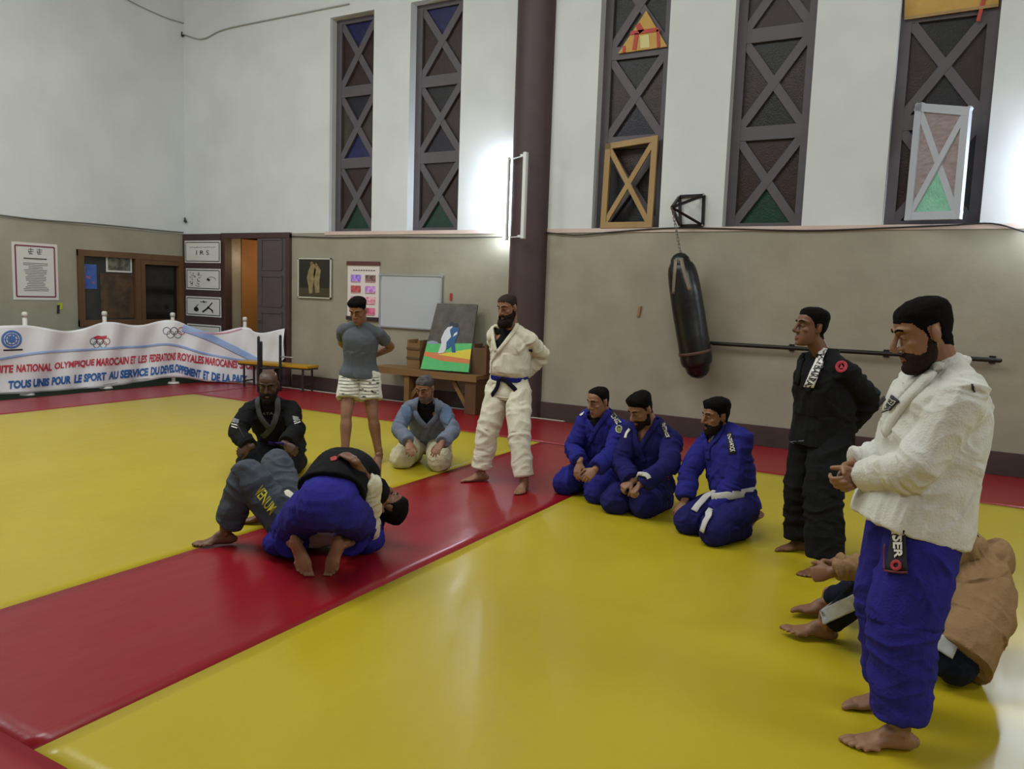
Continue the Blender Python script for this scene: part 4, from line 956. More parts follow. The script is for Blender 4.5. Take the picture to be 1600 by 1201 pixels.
    def yoke(s, r=.055):
        J = s.J; up = nrm(J['neck']-s.sp(.8)); return tube([J['shR'], J['shR']*.5+J['neck']*.5+up*.012, J['neck']+up*.012, J['shL']*.5+J['neck']*.5+up*.012, J['shL']], [r, r*1.08, r*1.15, r*1.08, r], n=16, sub=3)
    def vcut(s, poly, t=.75, tol=.03):
        """opening of the jacket at the chest: outline given where it is seen"""
        pl = np.array(poly, float); c = s.sp(t)
        def f(V, N):
            W_ = V-CAM; z = W_@FW; X = 800+FPX*(W_@RT)/z; Y = 600.5-FPX*(W_@UP)/z; ins = np.zeros(len(V), bool); j = len(pl)-1
            for i in range(len(pl)):
                cnd = ((pl[i, 1] > Y) != (pl[j, 1] > Y)); xi = (pl[j, 0]-pl[i, 0])*(Y-pl[i, 1])/(pl[j, 1]-pl[i, 1]+1e-9)+pl[i, 0]; ins ^= cnd & (X < xi); j = i
            view = nrm(c-CAM); return ins & ((V-c)@view < tol) & (N@view < .35)
        return f
    def leg_bones(s, amp=.011): 
        J = s.J; return [(J['hip'+x]+(J['kn'+x]-J['hip'+x])*.1, J['kn'+x], amp, 9, 7) for x in 'LR']+[(J['kn'+x], J['an'+x], amp, 14, 6) for x in 'LR']+[(J['pel'], s.sp(.25), amp*.7, 6, 9)]
    def arm_bones(s, amp=.010): J = s.J; return [(J['sh'+x], J['el'+x], amp, 13, 6) for x in 'LR']+[(J['el'+x], J['wr'+x], amp, 18, 6) for x in 'LR']
    def trousers(s, name, m, rt=.115, rk=.088, rc=.085, hem=.93, waist=.17, wd=.125, amp=.011, top=.12, hemr=None, extra=(), seat=.0):
        J = s.J; P = [s.torso([(-.17, waist*.62, wd*.72), (-.08, waist*.98, wd+seat), (.02, waist, wd+seat*.6), (top, waist*.95, wd*.95)])]
        for x in 'LR':
            a, b, c = s.legs[x]; e = b+(c-b)*hem
            P.append(tube([a, a+(b-a)*.35, a+(b-a)*.75, b, b+(e-b)*.3, b+(e-b)*.7, e], [rt, rt*.98, (rt+rk)/2, rk, (rk+rc)/2, rc, hemr or rc], n=18, sub=3, flat=True))
            P.append(ell(a, (rt*.95,)*3, None, 14)); P.append(ell(b, (rk,)*3, None, 14))
        return s.garment(name, P+list(extra), m, s.leg_bones(amp))
    def jacket(s, name, m, w_=.2, d_=.135, belt=None, skirt=(-.28, .20, .15), arm=.072, cuff=.062, hem=.9, cut=None, amp=.011, loose=.0, extra=(), collar=.085, blouse=1.12, skfw=0., shdrop=1.):
        J = s.J; k = s.s; b_ = belt if belt is not None else .18
        pr = [(skirt[0], skirt[1], skirt[2], skfw), (skirt[0]*.4, skirt[1]*.98, skirt[2]*.98, skfw*.6)]
        if belt is not None: pr += [(b_-.02, w_*.82, d_*.9), (b_+.05, w_*.86, d_*.95), (b_+.14, w_*.94, d_*blouse)]
        else: pr += [(.15, w_*.98, d_*1.03), (.35, w_, d_*1.04)]
        pr += [(.58, w_*.98, d_*1.03), (.76, w_*.96, d_*.98), (.88, w_*.84, d_*.84), (.97, w_*.58, d_*.68), (1.03, collar, collar*.95)]
        P = [s.torso(pr), s.yoke(max(.062, arm*.8))]
        for x in 'LR':
            a, b, c = s.arms[x]; e = b+(c-b)*hem; i = a-(a-J['neck'])*.3
            P.append(tube([i, a-Z*.004, a+(b-a)*.35, a+(b-a)*.75, b, b+(e-b)*.4, b+(e-b)*.8, e], [arm*.80, arm*.96, arm*1.0, arm, arm*.98, (arm+cuff)/2, cuff, cuff], n=18, sub=3, flat=True))
            P.append(ell(b, (arm*.98,)*3, None, 14))
        B = s.arm_bones(amp)+[(s.sp(-.2), s.sp(.2), amp*.7, 5, 9), (s.sp(.25), s.sp(.6), amp, 7, 8), (s.sp(.62), s.sp(1.), amp*.6, 6, 7)]
        return s.garment(name, P+list(extra), m, B, cut=cut)
    def belt(s, su, t, width, m, tilt=0., off=.004, parent=None, name='belt', rmax=.3):
        c = s.sp(t); ax = nrm(s.sp(t+.05)-s.sp(t-.05)); l = s.latat(t); f = nrm(np.cross(ax, -l)); f = f if f@s.f > 0 else -f; P = []; N = []
        l = nrm(np.cross(f, ax))
        for a in np.linspace(0, 2*math.pi, 36, endpoint=False):
            d = l*math.cos(a)+f*math.sin(a); o = c+ax*tilt*math.sin(a)*.1; r = su.b.ray_cast(Vector(o), Vector(d), rmax)
            rad = r[3] if r[0] is not None else .15; P.append((rad, d, o))
        R = np.array([p[0] for p in P]); 
        for _ in range(3): R = np.maximum(R, (np.roll(R, 1)+np.roll(R, -1))/2)
        pts = [p[2]+p[1]*(r+off) for p, r in zip(P, R)]; nn = [p[1] for p in P]
        V, F = ribbon(pts, nn, width, .01, closed=True, sub=1); return link(name, mesh_of(V, F), m, parent or s.root, True)
    def collar(s, su, name, left, right, width, thick, m, parent, back=True, rise=.03, nr=.078):
        """lapel band: from the lower end on one side, up round the neck and down the other side; pixel paths on the chest"""
        J = s.J; c = s.sp(1.02); ax = nrm(s.sp(1.0)-s.sp(.9)); l = s.slat; f = nrm(np.cross(ax, -l)); f = f if f@s.f > 0 else -f
        PL, NL = su.path(left, .006); 
        PR, NR = su.path(right, .006)
        arc = []; na = []
        for a in (-5, 30, 60, 90, 120, 150, 185):           # person's left round the back to the right
            t = math.radians(a); d = l*math.cos(t)-f*math.sin(t); arc.append(c+d*nr+ax*rise*(.35+.65*math.sin(max(0, t)))); na.append(nrm(d-ax*.25))
        P = list(PL)+arc+list(PR[::-1]); N = list(NL)+na+list(NR[::-1])
        V, F = ribbon(P, N, width, thick, sub=2); return link(name, mesh_of(V, F), m, parent, True)
def joints(**k): return {a: np.array(b, float) for a, b in k.items()}
DIAG = []
def report(name, J):
    for a, b in (('shL', 'elL'), ('elL', 'wrL'), ('shR', 'elR'), ('elR', 'wrR'), ('hipL', 'knL'), ('knL', 'anL'), ('hipR', 'knR'), ('knR', 'anR'), ('pel', 'neck')):
        DIAG.append('%s %s-%s %.2f' % (name, a, b, np.linalg.norm(J[a]-J[b])))
def std(pel, neck, face, hipw=.092, shw=.172, drop=.045, hd=.03, sface=None, pz=None):
    if pz: pel = pel.copy(); pel[2] = pz
    lat = nrm(np.cross(Z, face)); up = nrm(neck-pel); sl = lat if sface is None else nrm(np.cross(Z, sface)); sl = nrm(sl-up*(sl@up)); hl = lat
    return dict(pel=pel, neck=neck, hipL=pel+hl*hipw-Z*hd, hipR=pel-hl*hipw-Z*hd, shL=neck+sl*shw-up*drop, shR=neck-sl*shw-up*drop)
def legs_ik(J, pole, a=.43, b=.42, bend=1.006):
    for x in 'LR':
        if bend: q = np.linalg.norm(J['hip'+x]-J['an'+x])*bend/(a+b); a, b = a*q, b*q
        J['kn'+x] = ik(J['hip'+x], J['an'+x], a, b, pole)
def behind(J, face, z=.10, back=.17, side=.05, out=.9):
    lat = np.cross(Z, face)
    for x, s_ in (('L', 1), ('R', -1)):
        J['wr'+x] = J['pel']+Z*z-face*back+lat*side*s_; J['el'+x] = ik(J['sh'+x], J['wr'+x], .29, .255, -face*.8+lat*s_*out)
def kneel(knL, knR, face, back=.33, z=.235, spread=.0):
    lat = np.cross(Z, face); mid = (knL+knR)/2; pel = mid-face*back; pel[2] = z
    d = {}
    for x, k_, s_ in (('L', knL, 1), ('R', knR, -1)):
        a = k_-face*.37; c = pel+lat*s_*.10; a = a*.55+np.array([c[0], c[1], 0])*.45-face*.0; v = nrm((a-k_)*(1, 1, 0)); an = k_+v*.37; an[2] = .075; d['an'+x] = an; d['kn'+x] = k_
    return pel, d
white_gi = cloth('white_gi', (214, 209, 190), (202, 196, 176)); white_gi2 = cloth('white_gi_coarse', (216, 216, 210), (206, 205, 196))
blue_gi = cloth('blue_gi', (44, 44, 130), (36, 37, 112)); blue_dk = cloth('dark_blue_gi', (36, 35, 98), (31, 30, 84)); blue_tr = cloth('blue_trousers', (46, 42, 134), (40, 37, 116))
black_gi = cloth('black_gi', (26, 26, 28), (20, 20, 22)); black_rash = mat('black_shirt', (14, 14, 16), .85, (18, 18, 20), 8, .1, 60, spec=.15)
grey_lapel = cloth('grey_lapel', (84, 84, 88)); grey_blue = cloth('faded_blue_gi', (116, 123, 136), (98, 107, 126)); grey_dark = cloth('faded_shoulders', (84, 102, 132), (96, 112, 138))
cream = cloth('cream_trousers', (206, 198, 168), (192, 184, 152)); denim = cloth('grey_trousers', (76, 82, 90), (64, 70, 78))
belt_blue = cloth('belt_blue', (36, 38, 132)); belt_white = cloth('belt_white', (206, 204, 200)); belt_dark = cloth('belt_end_black', (20, 20, 34)); belt_purple = cloth('belt_purple', (52, 40, 120))
patchk = mat('patch_black', (20, 20, 24), .7); txtw = mat('lettering_white', (220, 218, 212), .6); redp = mat('patch_red', (160, 40, 48), .7)
sk1 = skin('skin_dark', (80, 54, 40)); sk2 = skin('skin_tan', (140, 98, 72)); sk3 = skin('skin_olive', (146, 104, 78)); sk4 = skin('skin_brown', (116, 78, 56)); sk5 = skin('skin_fair', (152, 112, 84))
DN = (0, 0, -1)
def shirt_top(g, m, name='shirt', lo=.35, w_=.172, d_=.118, nr=.072):
    P = [g.torso([(lo, w_*.9, d_), (.55, w_*.95, d_*1.0), (.76, w_*.95, d_*.98), (.88, w_*.8, d_*.82), (.97, w_*.55, d_*.66), (1.04, nr, nr*.95)]), g.yoke(.049)]
    return g.garment(name, P, m, [(g.sp(.3), g.sp(1.), .002, 6, 8)], vs=.008)

# ---------------- man in the white gi with the blue belt
f = facing(24); J = std(JD(795, 604, 7.07), JD(799, 519, 7.04), f, shw=.168, pz=.89)
J['anR'] = Fl(752, 738, .073); J['anL'] = Fl(819, 752, .073); legs_ik(J, f); behind(J, f, .06, out=.55); report('P6', J)
g = Figure('man standing in white gi with blue belt, bald with full black beard, beside the pillar', J, f, sk3, (JD(794, 481, 7.0), headframe(40, 18), .98, 1.))
g.body([(-Z*.8+np.cross(f, Z)*.6, f, .5), (-Z*.8-np.cross(f, Z)*.6, f, .5)], [(facing(15), DN), (facing(70), DN)])
g.hair(.003, .003, m=stubm); g.beard(.016, low=.035); g.face()
shirt_top(g, black_rash, w_=.168, d_=.122, nr=.08)
g.trousers('trousers', white_gi, rt=.112, rk=.098, rc=.088, hem=.90, waist=.175, amp=.012)
jk, su = g.jacket('jacket', white_gi, w_=.185, d_=.135, belt=.10, skirt=(-.30, .185, .145), arm=.072, cuff=.066, hem=.86, cut=g.vcut([(770, 490), (812, 490), (805, 514), (776, 548), (772, 530), (770, 510)]))
g.collar(su, 'lapel', [(777, 551), (792, 532), (806, 512), (808, 500)], [(775, 549), (771, 530), (769, 513), (773, 503)], .036, .012, white_gi, jk)
su.band('jacket_edge', [(776, 549), (764, 572), (760, 588)], .035, .008, white_gi, jk)
b_ = g.belt(su, .10, .042, belt_blue, off=.006)
su.band('belt_tail', [(781, 590), (777, 606), (765, 625)], .036, .008, belt_dark, b_, off=.016); su.band('belt_tail', [(784, 590), (797, 600), (806, 610)], .04, .008, belt_dark, b_, off=.02)
su.patch('sleeve_patch', [(826, 545), (832, 545), (832, 549), (826, 549)], patchk, jk)
su.band('hem_seam', [(757, 612), (775, 619), (800, 621), (822, 612)], .01, .004, white_gi, jk)

# ---------------- man in grey t-shirt
f = facing(6); J = std(JD(562, 587, 7.78), JD(564, 511, 7.72), f, shw=.172, pz=.86)
J['anR'] = Fl(539, 712, .073); J['anL'] = Fl(592, 709, .073); legs_ik(J, f); behind(J, f, .13, .15, .04); report('P4', J)
g = Figure('man standing in grey t-shirt and white shorts with bare legs, hands behind his back', J, f, sk2, (JD(560, 486, 7.66), headframe(14, 27), .97, 1.))
g.body([(-Z*.5+np.cross(f, Z)*.8, f, .5), (-Z*.5-np.cross(f, Z)*.8, f, .5)], [(facing(4), DN), (facing(25), DN)])
g.hair(.024, .004, front=.08); g.face()
tsh = cloth('grey_tshirt', (92, 96, 102), (84, 88, 94))
P = [g.torso([(-.07, .205, .155), (.04, .188, .15), (.2, .158, .128), (.4, .16, .128), (.6, .172, .134), (.76, .178, .132), (.88, .158, .112), (.97, .105, .085), (1.02, .068, .066)])]
for x in 'LR':
    a, b, c = g.arms[x]; P.append(tube([a-(a-J['neck'])*.3, a, a+(b-a)*.3, a+(b-a)*.55], [.055, .064, .064, .062], n=16, sub=3, flat=True))
P.append(g.yoke(.05))
jk, su = g.garment('t_shirt', P, tsh, [(g.sp(-.05), g.sp(.5), .006, 7, 8), (g.sp(.5), g.sp(1), .004, 8, 8)])
P = [g.torso([(-.2, .15, .11), (-.08, .178, .138), (.05, .176, .135), (.14, .165, .128)])]
for x in 'LR':
    a, b, c = g.legs[x]; P.append(tube([a+Z*.02, a+(b-a)*.3, a+(b-a)*.62], [.112, .112, .112], n=18, sub=3, flat=True)); 
so, ss = g.garment('shorts', P, cloth('white_shorts', (214, 212, 196), (204, 200, 184)), [(J['hipL'], J['knL'], .007, 8, 9), (J['hipR'], J['knR'], .007, 8, 9)])
rnd = random.Random(4); st_ = mat('shorts_stripe', (120, 116, 104), .8); dk = mat('print_black', (24, 24, 26), .7)
for k_ in range(9):
    y_ = 589+k_*5.2; ss.band('shorts_line', [(529+rnd.random()*2, y_), (545, y_+1), (560, y_)], .006, .002, st_, so, .003) if k_ < 20 else None
    ss.band('shorts_line', [(564, y_), (578, y_+1), (592-rnd.random()*2, y_)], .006, .002, st_, so, .003)
for k_ in range(13): x_, y_ = rnd.uniform(532, 588), rnd.uniform(590, 630); ss.band('shorts_dash', [(x_, y_), (x_+rnd.uniform(2.5, 5), y_+.3)], .009, .003, dk, so, .006)
ss.shape('swoosh', [[(579, 628), (582, 629), (588, 625), (583, 632), (579, 631)]], dk, so, .01)

# ---------------- kneeling man in the faded blue gi
f = facing(8); pel, d = kneel(Fl(686, 719, .095), Fl(628, 714, .095), f, .36)
J = std(pel, reach(pel, 666, 633, .47, -1), f, shw=.17); J.update(d)
J['elR'] = reach(J['shR'], 623, 670, .27, -1); J['elL'] = reach(J['shL'], 708, 673, .27, -1); J['wrR'] = reach(J['elR'], 639, 691, .24, -1); J['wrL'] = reach(J['elL'], 690, 692, .24, -1); report('P5', J)
g = Figure('man kneeling in faded grey-blue gi jacket and cream trousers, grey cropped hair', J, f, sk2, (J['neck']+(JD(665, 607, dist(J['neck'])-.06)-J['neck']), headframe(22, 24), .98, 1.))
g.body([(f*.7-Z*.5-HR*.25, -Z*.7-f*.3, .25), (f*.7-Z*.5+HR*.25, -Z*.7-f*.3, .25)], [(-f, Z), (-f, Z)])
g.hair(.007, .004, m=hairgrey); g.beard(.002, m=mat('beard_grey', (96, 82, 70), .8, (70, 60, 52), 60), cheek=-.055); g.face()
sh_, _ = shirt_top(g, black_rash)
g.trousers('trousers', cream, rt=.118, rk=.115, rc=.09, hem=.9, waist=.17)
jk, su = g.jacket('jacket', grey_blue, w_=.19, d_=.14, belt=None, skirt=(-.2, .165, .15), arm=.064, cuff=.062, hem=.92, cut=g.vcut([(652, 618), (681, 618), (683, 640), (682, 652), (666, 665), (652, 648), (649, 632)]))
g.collar(su, 'lapel', [(660, 690), (668, 668), (681, 652), (684, 635), (680, 622)], [(667, 668), (652, 652), (648, 636), (652, 622)], .055, .012, grey_blue, jk)
for px in ([(634, 636), (636, 648), (639, 660)], [(697, 636), (698, 650), (695, 662)]): su.band('faded_panel', px, .09, .004, grey_dark, jk, .003)

# ---------------- kneeling man in black gi
f = facing(2); pel, d = kneel(Fl(452, 727, .095), Fl(388, 727, .095), f, .36)
J = std(pel, reach(pel, 421, 632, .48, -1), f, shw=.185); J.update(d)
J['elR'] = reach(J['shR'], 371, 675, .28, -1); J['elL'] = reach(J['shL'], 463, 673, .28, -1); J['wrR'] = reach(J['elR'], 390, 698, .24, -1); J['wrL'] = reach(J['elL'], 446, 694, .24, -1); report('P1', J)
g = Figure('man kneeling in black gi with grey lapels, bald and bearded, behind the grapplers', J, f, sk1, (JD(420, 601, dist(J['neck'])-.05), headframe(-6, 20), 1.03, 1.08), stout=1.08)
g.body([(HR*.8-Z*.4+f*.3, -f*.8-Z*.3, .7), (-HR*.8-Z*.3+f*.3, -f*.8-Z*.3, .7)], [(-f, Z), (-f, Z)])
g.beard(.012, low=.012); g.face()
sh_, ssu = shirt_top(g, black_rash, w_=.18)
ssu.text('shirt_lettering', 'ATA', [(410, 648), (427, 647), (427, 643), (410, 644)], mat('lettering_grey', (120, 120, 124), .7), sh_)
g.trousers('trousers', cloth('charcoal_trousers', (34, 36, 40)), rt=.12, rk=.11, rc=.09, hem=.9, waist=.18)
jk, su = g.jacket('jacket', black_gi, w_=.215, d_=.15, belt=.12, skirt=(-.18, .2, .17), arm=.074, cuff=.068, hem=.9, cut=g.vcut([(405, 612), (436, 612), (437, 640), (425, 660), (412, 652), (404, 636)]))
g.collar(su, 'lapel', [(411, 682), (424, 668), (432, 650), (434, 632), (432, 620)], [(420, 668), (408, 652), (403, 632), (404, 620)], .05, .014, grey_lapel, jk)
b_ = g.belt(su, .12, .045, belt_purple, off=.006); su.band('belt_tail', [(420, 690), (440, 692), (458, 697)], .04, .01, belt_purple, b_, off=.02)
for q in ([(364, 653), (374, 656), (373, 662), (363, 660)], [(457, 650), (466, 652), (467, 658), (459, 657)]): su.patch('sleeve_patch', q, mat('patch_grey', (120, 122, 120), .7), jk)
for px in ([(362, 662), (372, 665)], [(362, 666), (371, 669)], [(459, 659), (468, 656)], [(460, 662), (469, 659)]): su.band('sleeve_stripe', px, .01, .004, txtw, jk)

# ---------------- three kneeling men in blue
def kneeler(label, fd, kL, kR, nk, hc, hd, hp, elR, elL, wrR, wrL, sk, hs=.98, back=.34, z=.235, spR=-1, spL=-1, hroll=0, shw=.168, wsg=-1):
    f = facing(fd); pel, d = kneel(Fl(*kL, .095), Fl(*kR, .095), f, back, z)
    J = std(pel, reach(pel, *nk, .48, -1), f, shw=shw); J.update(d)
    J['elR'] = reach(J['shR'], *elR, .28, spR); J['elL'] = reach(J['shL'], *elL, .28, spL); J['wrR'] = reach(J['elR'], *wrR, .245, wsg); J['wrL'] = reach(J['elL'], *wrL, .245, wsg)
    report(label[:6], J); hf = facing(hd)
    g = Figure(label, J, f, sk, (JD(*hc, dist(J['neck'])+float(hf@HF)*.03-.02), headframe(hd, hp, hroll), hs, 1.)); g.f0 = f; return g, J, f
g, J, f = kneeler('man kneeling in blue gi, short receding hair, leftmost of the three in blue', 42, (932, 766), (883, 753), (942, 652), (936, 628), 55, 16, (896, 700), (957, 708), (906, 722), (930, 733), sk3)
g.body([(f*.6-Z*.6-HR*.3, -Z*.4-HR*.4-f*.3, .55), (f*.5-Z*.8+HR*.1, -Z*.2-f*.7, .35)], [(-f, Z), (-f, Z)])
g.hair(.010, .006, line=([-.11, -.06, -.035, -.02, -.004, .012, .02, .035, .05, .07, .10], [-.062, -.055, -.035, .018, .03, .0, .035, .06, .09, .105, .12])); g.face()
shirt_top(g, black_rash)
g.trousers('trousers', blue_gi, rt=.118, rk=.112, rc=.09, hem=.92, waist=.165)
jk, su = g.jacket('jacket', blue_gi, w_=.18, d_=.13, belt=.16, skirt=(-.2, .175, .15), arm=.074, cuff=.066, hem=.92, cut=g.vcut([(922, 640), (949, 638), (941, 652), (930, 670), (919, 658), (914, 646)]))
g.collar(su, 'lapel', [(922, 690), (929, 675), (942, 655), (952, 640)], [(929, 674), (917, 656), (915, 645)], .042, .012, blue_gi, jk)
su.patch('shoulder_patch', [(953, 643), (960, 645), (971, 660), (963, 664)], patchk, jk); su.text('lettering', 'KINGZ', [(954, 650), (964, 664), (971, 661), (959, 646)], txtw, jk, .01, bold=.02)
su.band('round_patch', ringpts(967, 671, 4.4, 5.4, 10), .012, .004, mat('patch_cream', (170, 166, 140), .7), jk, .008); su.shape('patch_leaf', [[(964, 671), (966, 668), (970, 670), (970, 674), (966, 675)]], mat('patch_olive', (116, 122, 50), .7), jk, .01)
su.patch('shoulder_patch', [(906, 648), (913, 643), (915, 645), (908, 650)], txtw, jk)

g, J, f = kneeler('man kneeling in dark blue gi with fists together, middle of the three in blue', 38, (1006, 787), (962, 781), (1020, 668), (1003, 640), 58, 30, (971, 722), (1044, 728), (988, 752), (1000, 757), sk3, hs=1.02)
g.body([(f*.5-Z*.7-HR*.4, -Z*.3-f*.3+HR*.6, 1.15), (f*.4-Z*.5-HR*.7, -Z*.5-f*.4, 1.0)], [(-f, Z), (-f, Z)])
g.hair(.024, .004, forward=.012); g.face(); g.beard(.004, cheek=-.052)
g.trousers('trousers', blue_dk, rt=.122, rk=.118, rc=.092, hem=.92, waist=.175)
jk, su = g.jacket('jacket', blue_dk, w_=.195, d_=.14, belt=.14, skirt=(-.2, .185, .16), arm=.08, cuff=.072, hem=.93, cut=g.vcut([(996, 660), (1026, 655), (1018, 672), (1006, 690), (999, 700), (995, 680)]))
g.collar(su, 'lapel', [(1008, 722), (1001, 702), (1010, 684), (1022, 666), (1028, 652)], [(1003, 708), (995, 690), (993, 672), (996, 663)], .045, .014, blue_dk, jk)
b_ = g.belt(su, .13, .042, belt_white); 
p0, n0 = su.hit(1003, 741); MB().add(*ell(p0+n0*.012, (.03, .02, .016), None, 10)).build('belt_knot', belt_white, b_, True); su.band('belt_tail', [(1001, 741), (994, 746), (993, 752)], .03, .008, belt_white, b_, off=.016); su.band('belt_tail', [(1005, 741), (1012, 744), (1014, 748)], .034, .008, belt_white, b_, off=.014)
su.patch('shoulder_patch', [(1031, 661), (1039, 659), (1048, 684), (1040, 686)], patchk, jk); su.text('lettering', 'OUTSHOCK', [(1034, 663), (1042, 685), (1047, 684), (1038, 661)], txtw, jk, .01, bold=.02)
su.band('shoulder_stripe', [(977, 684), (979, 677), (984, 670)], .022, .004, txtw, jk)
su.band('trouser_trim', [(1044, 744), (1046, 757), (1041, 768)], .012, .004, redp, jk)

g, J, f = kneeler('man kneeling in blue gi with long white belt ends, rightmost of three in blue', 56, (1114, 829), (1077, 812), (1131, 676), (1120, 651), 72, 10, (1078, 735), (1147, 752), (1069, 783), (1118, 803), sk2, back=.35, hs=1.0, shw=.165)
g.body([(f*.35-Z*.9+HR*.1, -f*.9-Z*.3, .3, .3), (f*.45-Z*.8-HR*.2, -f*.8-Z*.5, .22, .3)], [(-f, Z), (-f, Z)])
g.hair(.026, .007, forward=.008); g.face(); g.beard(.006, low=.006, cheek=-.05)
shirt_top(g, black_rash)
tr, ts_ = g.trousers('trousers', blue_dk, rt=.118, rk=.108, rc=.09, hem=.86, waist=.172)
jk, su = g.jacket('jacket', blue_gi, w_=.18, d_=.135, belt=.12, skirt=(-.16, .175, .155), arm=.076, cuff=.07, hem=.9, cut=g.vcut([(1100, 668), (1124, 668), (1116, 684), (1107, 698), (1103, 690), (1100, 678)]))
g.collar(su, 'lapel', [(1107, 718), (1108, 700), (1120, 684), (1131, 664)], [(1107, 704), (1101, 688), (1098, 674)], .045, .014, blue_gi, jk)
b_ = g.belt(su, .11, .06, belt_white); p0, n0 = su.hit(1118, 767); MB().add(*ell(p0+n0*.014, (.034, .026, .022), None, 10)).build('belt_knot', belt_white, b_, True)
def drape(pts, n_, wd, name='belt_tail', m=belt_white, par=None): V, F = ribbon(pts, [n_]*len(pts), wd, .008, sub=3); return link(name, mesh_of(V, F), m, par, True)
d0 = dist(p0); cn = -HF*.8-HR*.4+Z*.3
ts_.band('belt_tail', [(1117, 770), (1104, 776), (1093, 788), (1084, 799)], .048, .008, belt_white, b_, off=.012); ts_.band('belt_tail', [(1119, 772), (1114, 790), (1107, 808), (1099, 830)], .048, .008, belt_white, b_, off=.016)
su.patch('shoulder_patch', [(1136, 676), (1144, 675), (1151, 708), (1139, 710)], patchk, jk); su.text('lettering', 'OUTSHOCK', [(1137, 680), (1143, 706), (1150, 705), (1143, 677)], txtw, jk, .01, bold=.02)
su.patch('shoulder_patch', [(1085, 679), (1093, 669), (1096, 671), (1088, 684)], txtw, jk)
su.band('red_trim', [(1146, 790), (1158, 784), (1168, 776), (1176, 790), (1180, 803)], .012, .004, mat('trim_red', (190, 40, 60), .6), jk, .006)

# ---------------- man in the black gi, standing
f = facing(74); J = std(JD(1285, 686, 5.14), JD(1289, 562, 5.12), f, shw=.178, pz=.88)
J['anL'] = Fl(1290, 878, .073); J['anR'] = Fl(1253, 843, .073); legs_ik(J, f); behind(J, f, .0, .14, .03, .35); report('P10', J)
g = Figure('man standing in black gi with white lettering on the lapel, hands behind his back', J, f, sk4, (JD(1268, 513, 5.12), headframe(80, -2), 1.0, 1.), vs=.0055)
g.body([(-Z*.3+np.cross(f, Z)*.8, f, .6), (-Z*.3-np.cross(f, Z)*.8, f, .6)], [(facing(66), DN), (facing(84), DN)])
g.hair(.020, .010, line=([-.11, -.06, -.035, -.02, -.004, .012, .02, .035, .05, .07, .10], [-.062, -.06, -.045, .018, .03, -.012, .03, .052, .072, .088, .092])); g.face()
g.trousers('trousers', black_gi, rt=.13, rk=.118, rc=.115, hem=.93, waist=.18, wd=.14, amp=.012)
jk, su = g.jacket('jacket', black_gi, w_=.205, d_=.165, belt=None, skirt=(-.25, .205, .18), arm=.078, cuff=.07, hem=.9, amp=.011, skfw=.02)
g.collar(su, 'lapel', [(1262, 612), (1274, 580), (1284, 552)], [(1246, 600), (1250, 574), (1256, 556)], .05, .016, black_gi, jk)
su.patch('lapel_patch', [(1258, 604), (1273, 606), (1293, 547), (1284, 545)], txtw, jk, .014); su.text('lettering', 'BARRA', [(1276, 572), (1260, 602), (1271, 604), (1287, 574)], ink, jk, .018, bold=.02); su.text('lettering', 'GRACIE', [(1289, 548), (1277, 570), (1285, 573), (1294, 549)], ink, jk, .018, bold=.02)
su.band('round_patch', ringpts(1315, 573, 7, 7, 12), .02, .004, redp, jk, .007); su.shape('patch_mark', [[(1312, 576), (1315, 569), (1319, 576)]], redp, jk, .009)
su.patch('hem_label', [(1235, 689), (1239, 690), (1237, 706), (1231, 705)], mat('patch_grey', (120, 122, 120)), jk)

# ---------------- man in white jacket, nearest standing
f = facing(92); J = std(JD(1436, 798, 3.06), JD(1474, 582, 3.05), f, shw=.18, drop=.05, pz=.93)
J['anL'] = Fl(1405, 1139, .077); J['anR'] = Fl(1392, 1078, .077); legs_ik(J, f, .44, .43)
J['elL'] = reach(J['shL'], 1430, 735, .285, -1); J['wrL'] = reach(J['elL'], 1350, 741, .25, 1); J['wrR'] = J['wrL']+HF*.07-HR*.01+Z*.03; J['elR'] = ik(J['shR'], J['wrR'], .29, .26, -Z*.6-f*.4); report('P11', J)
g = Figure('man standing in white gi jacket and blue trousers, nearest the camera', J, f, sk5, (JD(1446, 521, 3.02), headframe(99, 22), 1.05, 1.), vs=.0045, sc_=1.04)
g.body([(f*.75-Z*.45-HF*.0, HF*.8+Z*.2, .75), (f*.6-Z*.7-HF*.3, -f*.3-HF*.6, .7)], [(facing(92), DN), (facing(92), DN)])
g.hair(.013, .0065, line=([-.11, -.08, -.06, -.035, -.02, -.004, .012, .02, .035, .05, .07, .10], [-.08, -.07, -.06, -.045, .018, .03, -.012, .02, .04, .062, .070, .072])); g.face(); g.beard(.005, low=.010, cheek=-.056, m=mat('beard_brown', (54, 39, 30), .85, (30, 23, 20), 60, .5, 240, spec=.15))
jk_tr, tsu = g.trousers('trousers', blue_tr, rt=.135, rk=.130, rc=.108, hem=.88, waist=.18, wd=.15, amp=.011, hemr=.102)
xs_ = J['sh'+'L']
jk, su = g.jacket('jacket', white_gi2, w_=.225, d_=.165, belt=None, skirt=(-.225, .235, .205), arm=.084, cuff=.064, hem=.98, amp=.010, skfw=.025, collar=.076, cut=g.vcut([(1412, 818), (1392, 890), (1428, 890)], .0, .05))
g.collar(su, 'lapel', [(1384, 678), (1404, 640), (1440, 600), (1468, 572)], [(1394, 640), (1406, 618), (1422, 600)], .05, .018, white_gi2, jk, rise=.04, nr=.074)
su.patch('shoulder_patch', [(1385, 646), (1398, 642), (1412, 626), (1400, 620)], patchk, jk, .02); su.text('lettering', 'KAISER', [(1386, 644), (1398, 623), (1410, 627), (1397, 641)], txtw, jk, .024)
su.patch('chest_patch', [(1380, 628), (1389, 620), (1392, 626), (1382, 636)], patchk, jk, .02)
su.patch('back_label', [(1517, 600), (1520, 600), (1523, 612), (1520, 613)], patchk, jk)
pq = [(1405, 820), (1415, 820), (1418, 893), (1388, 893)]
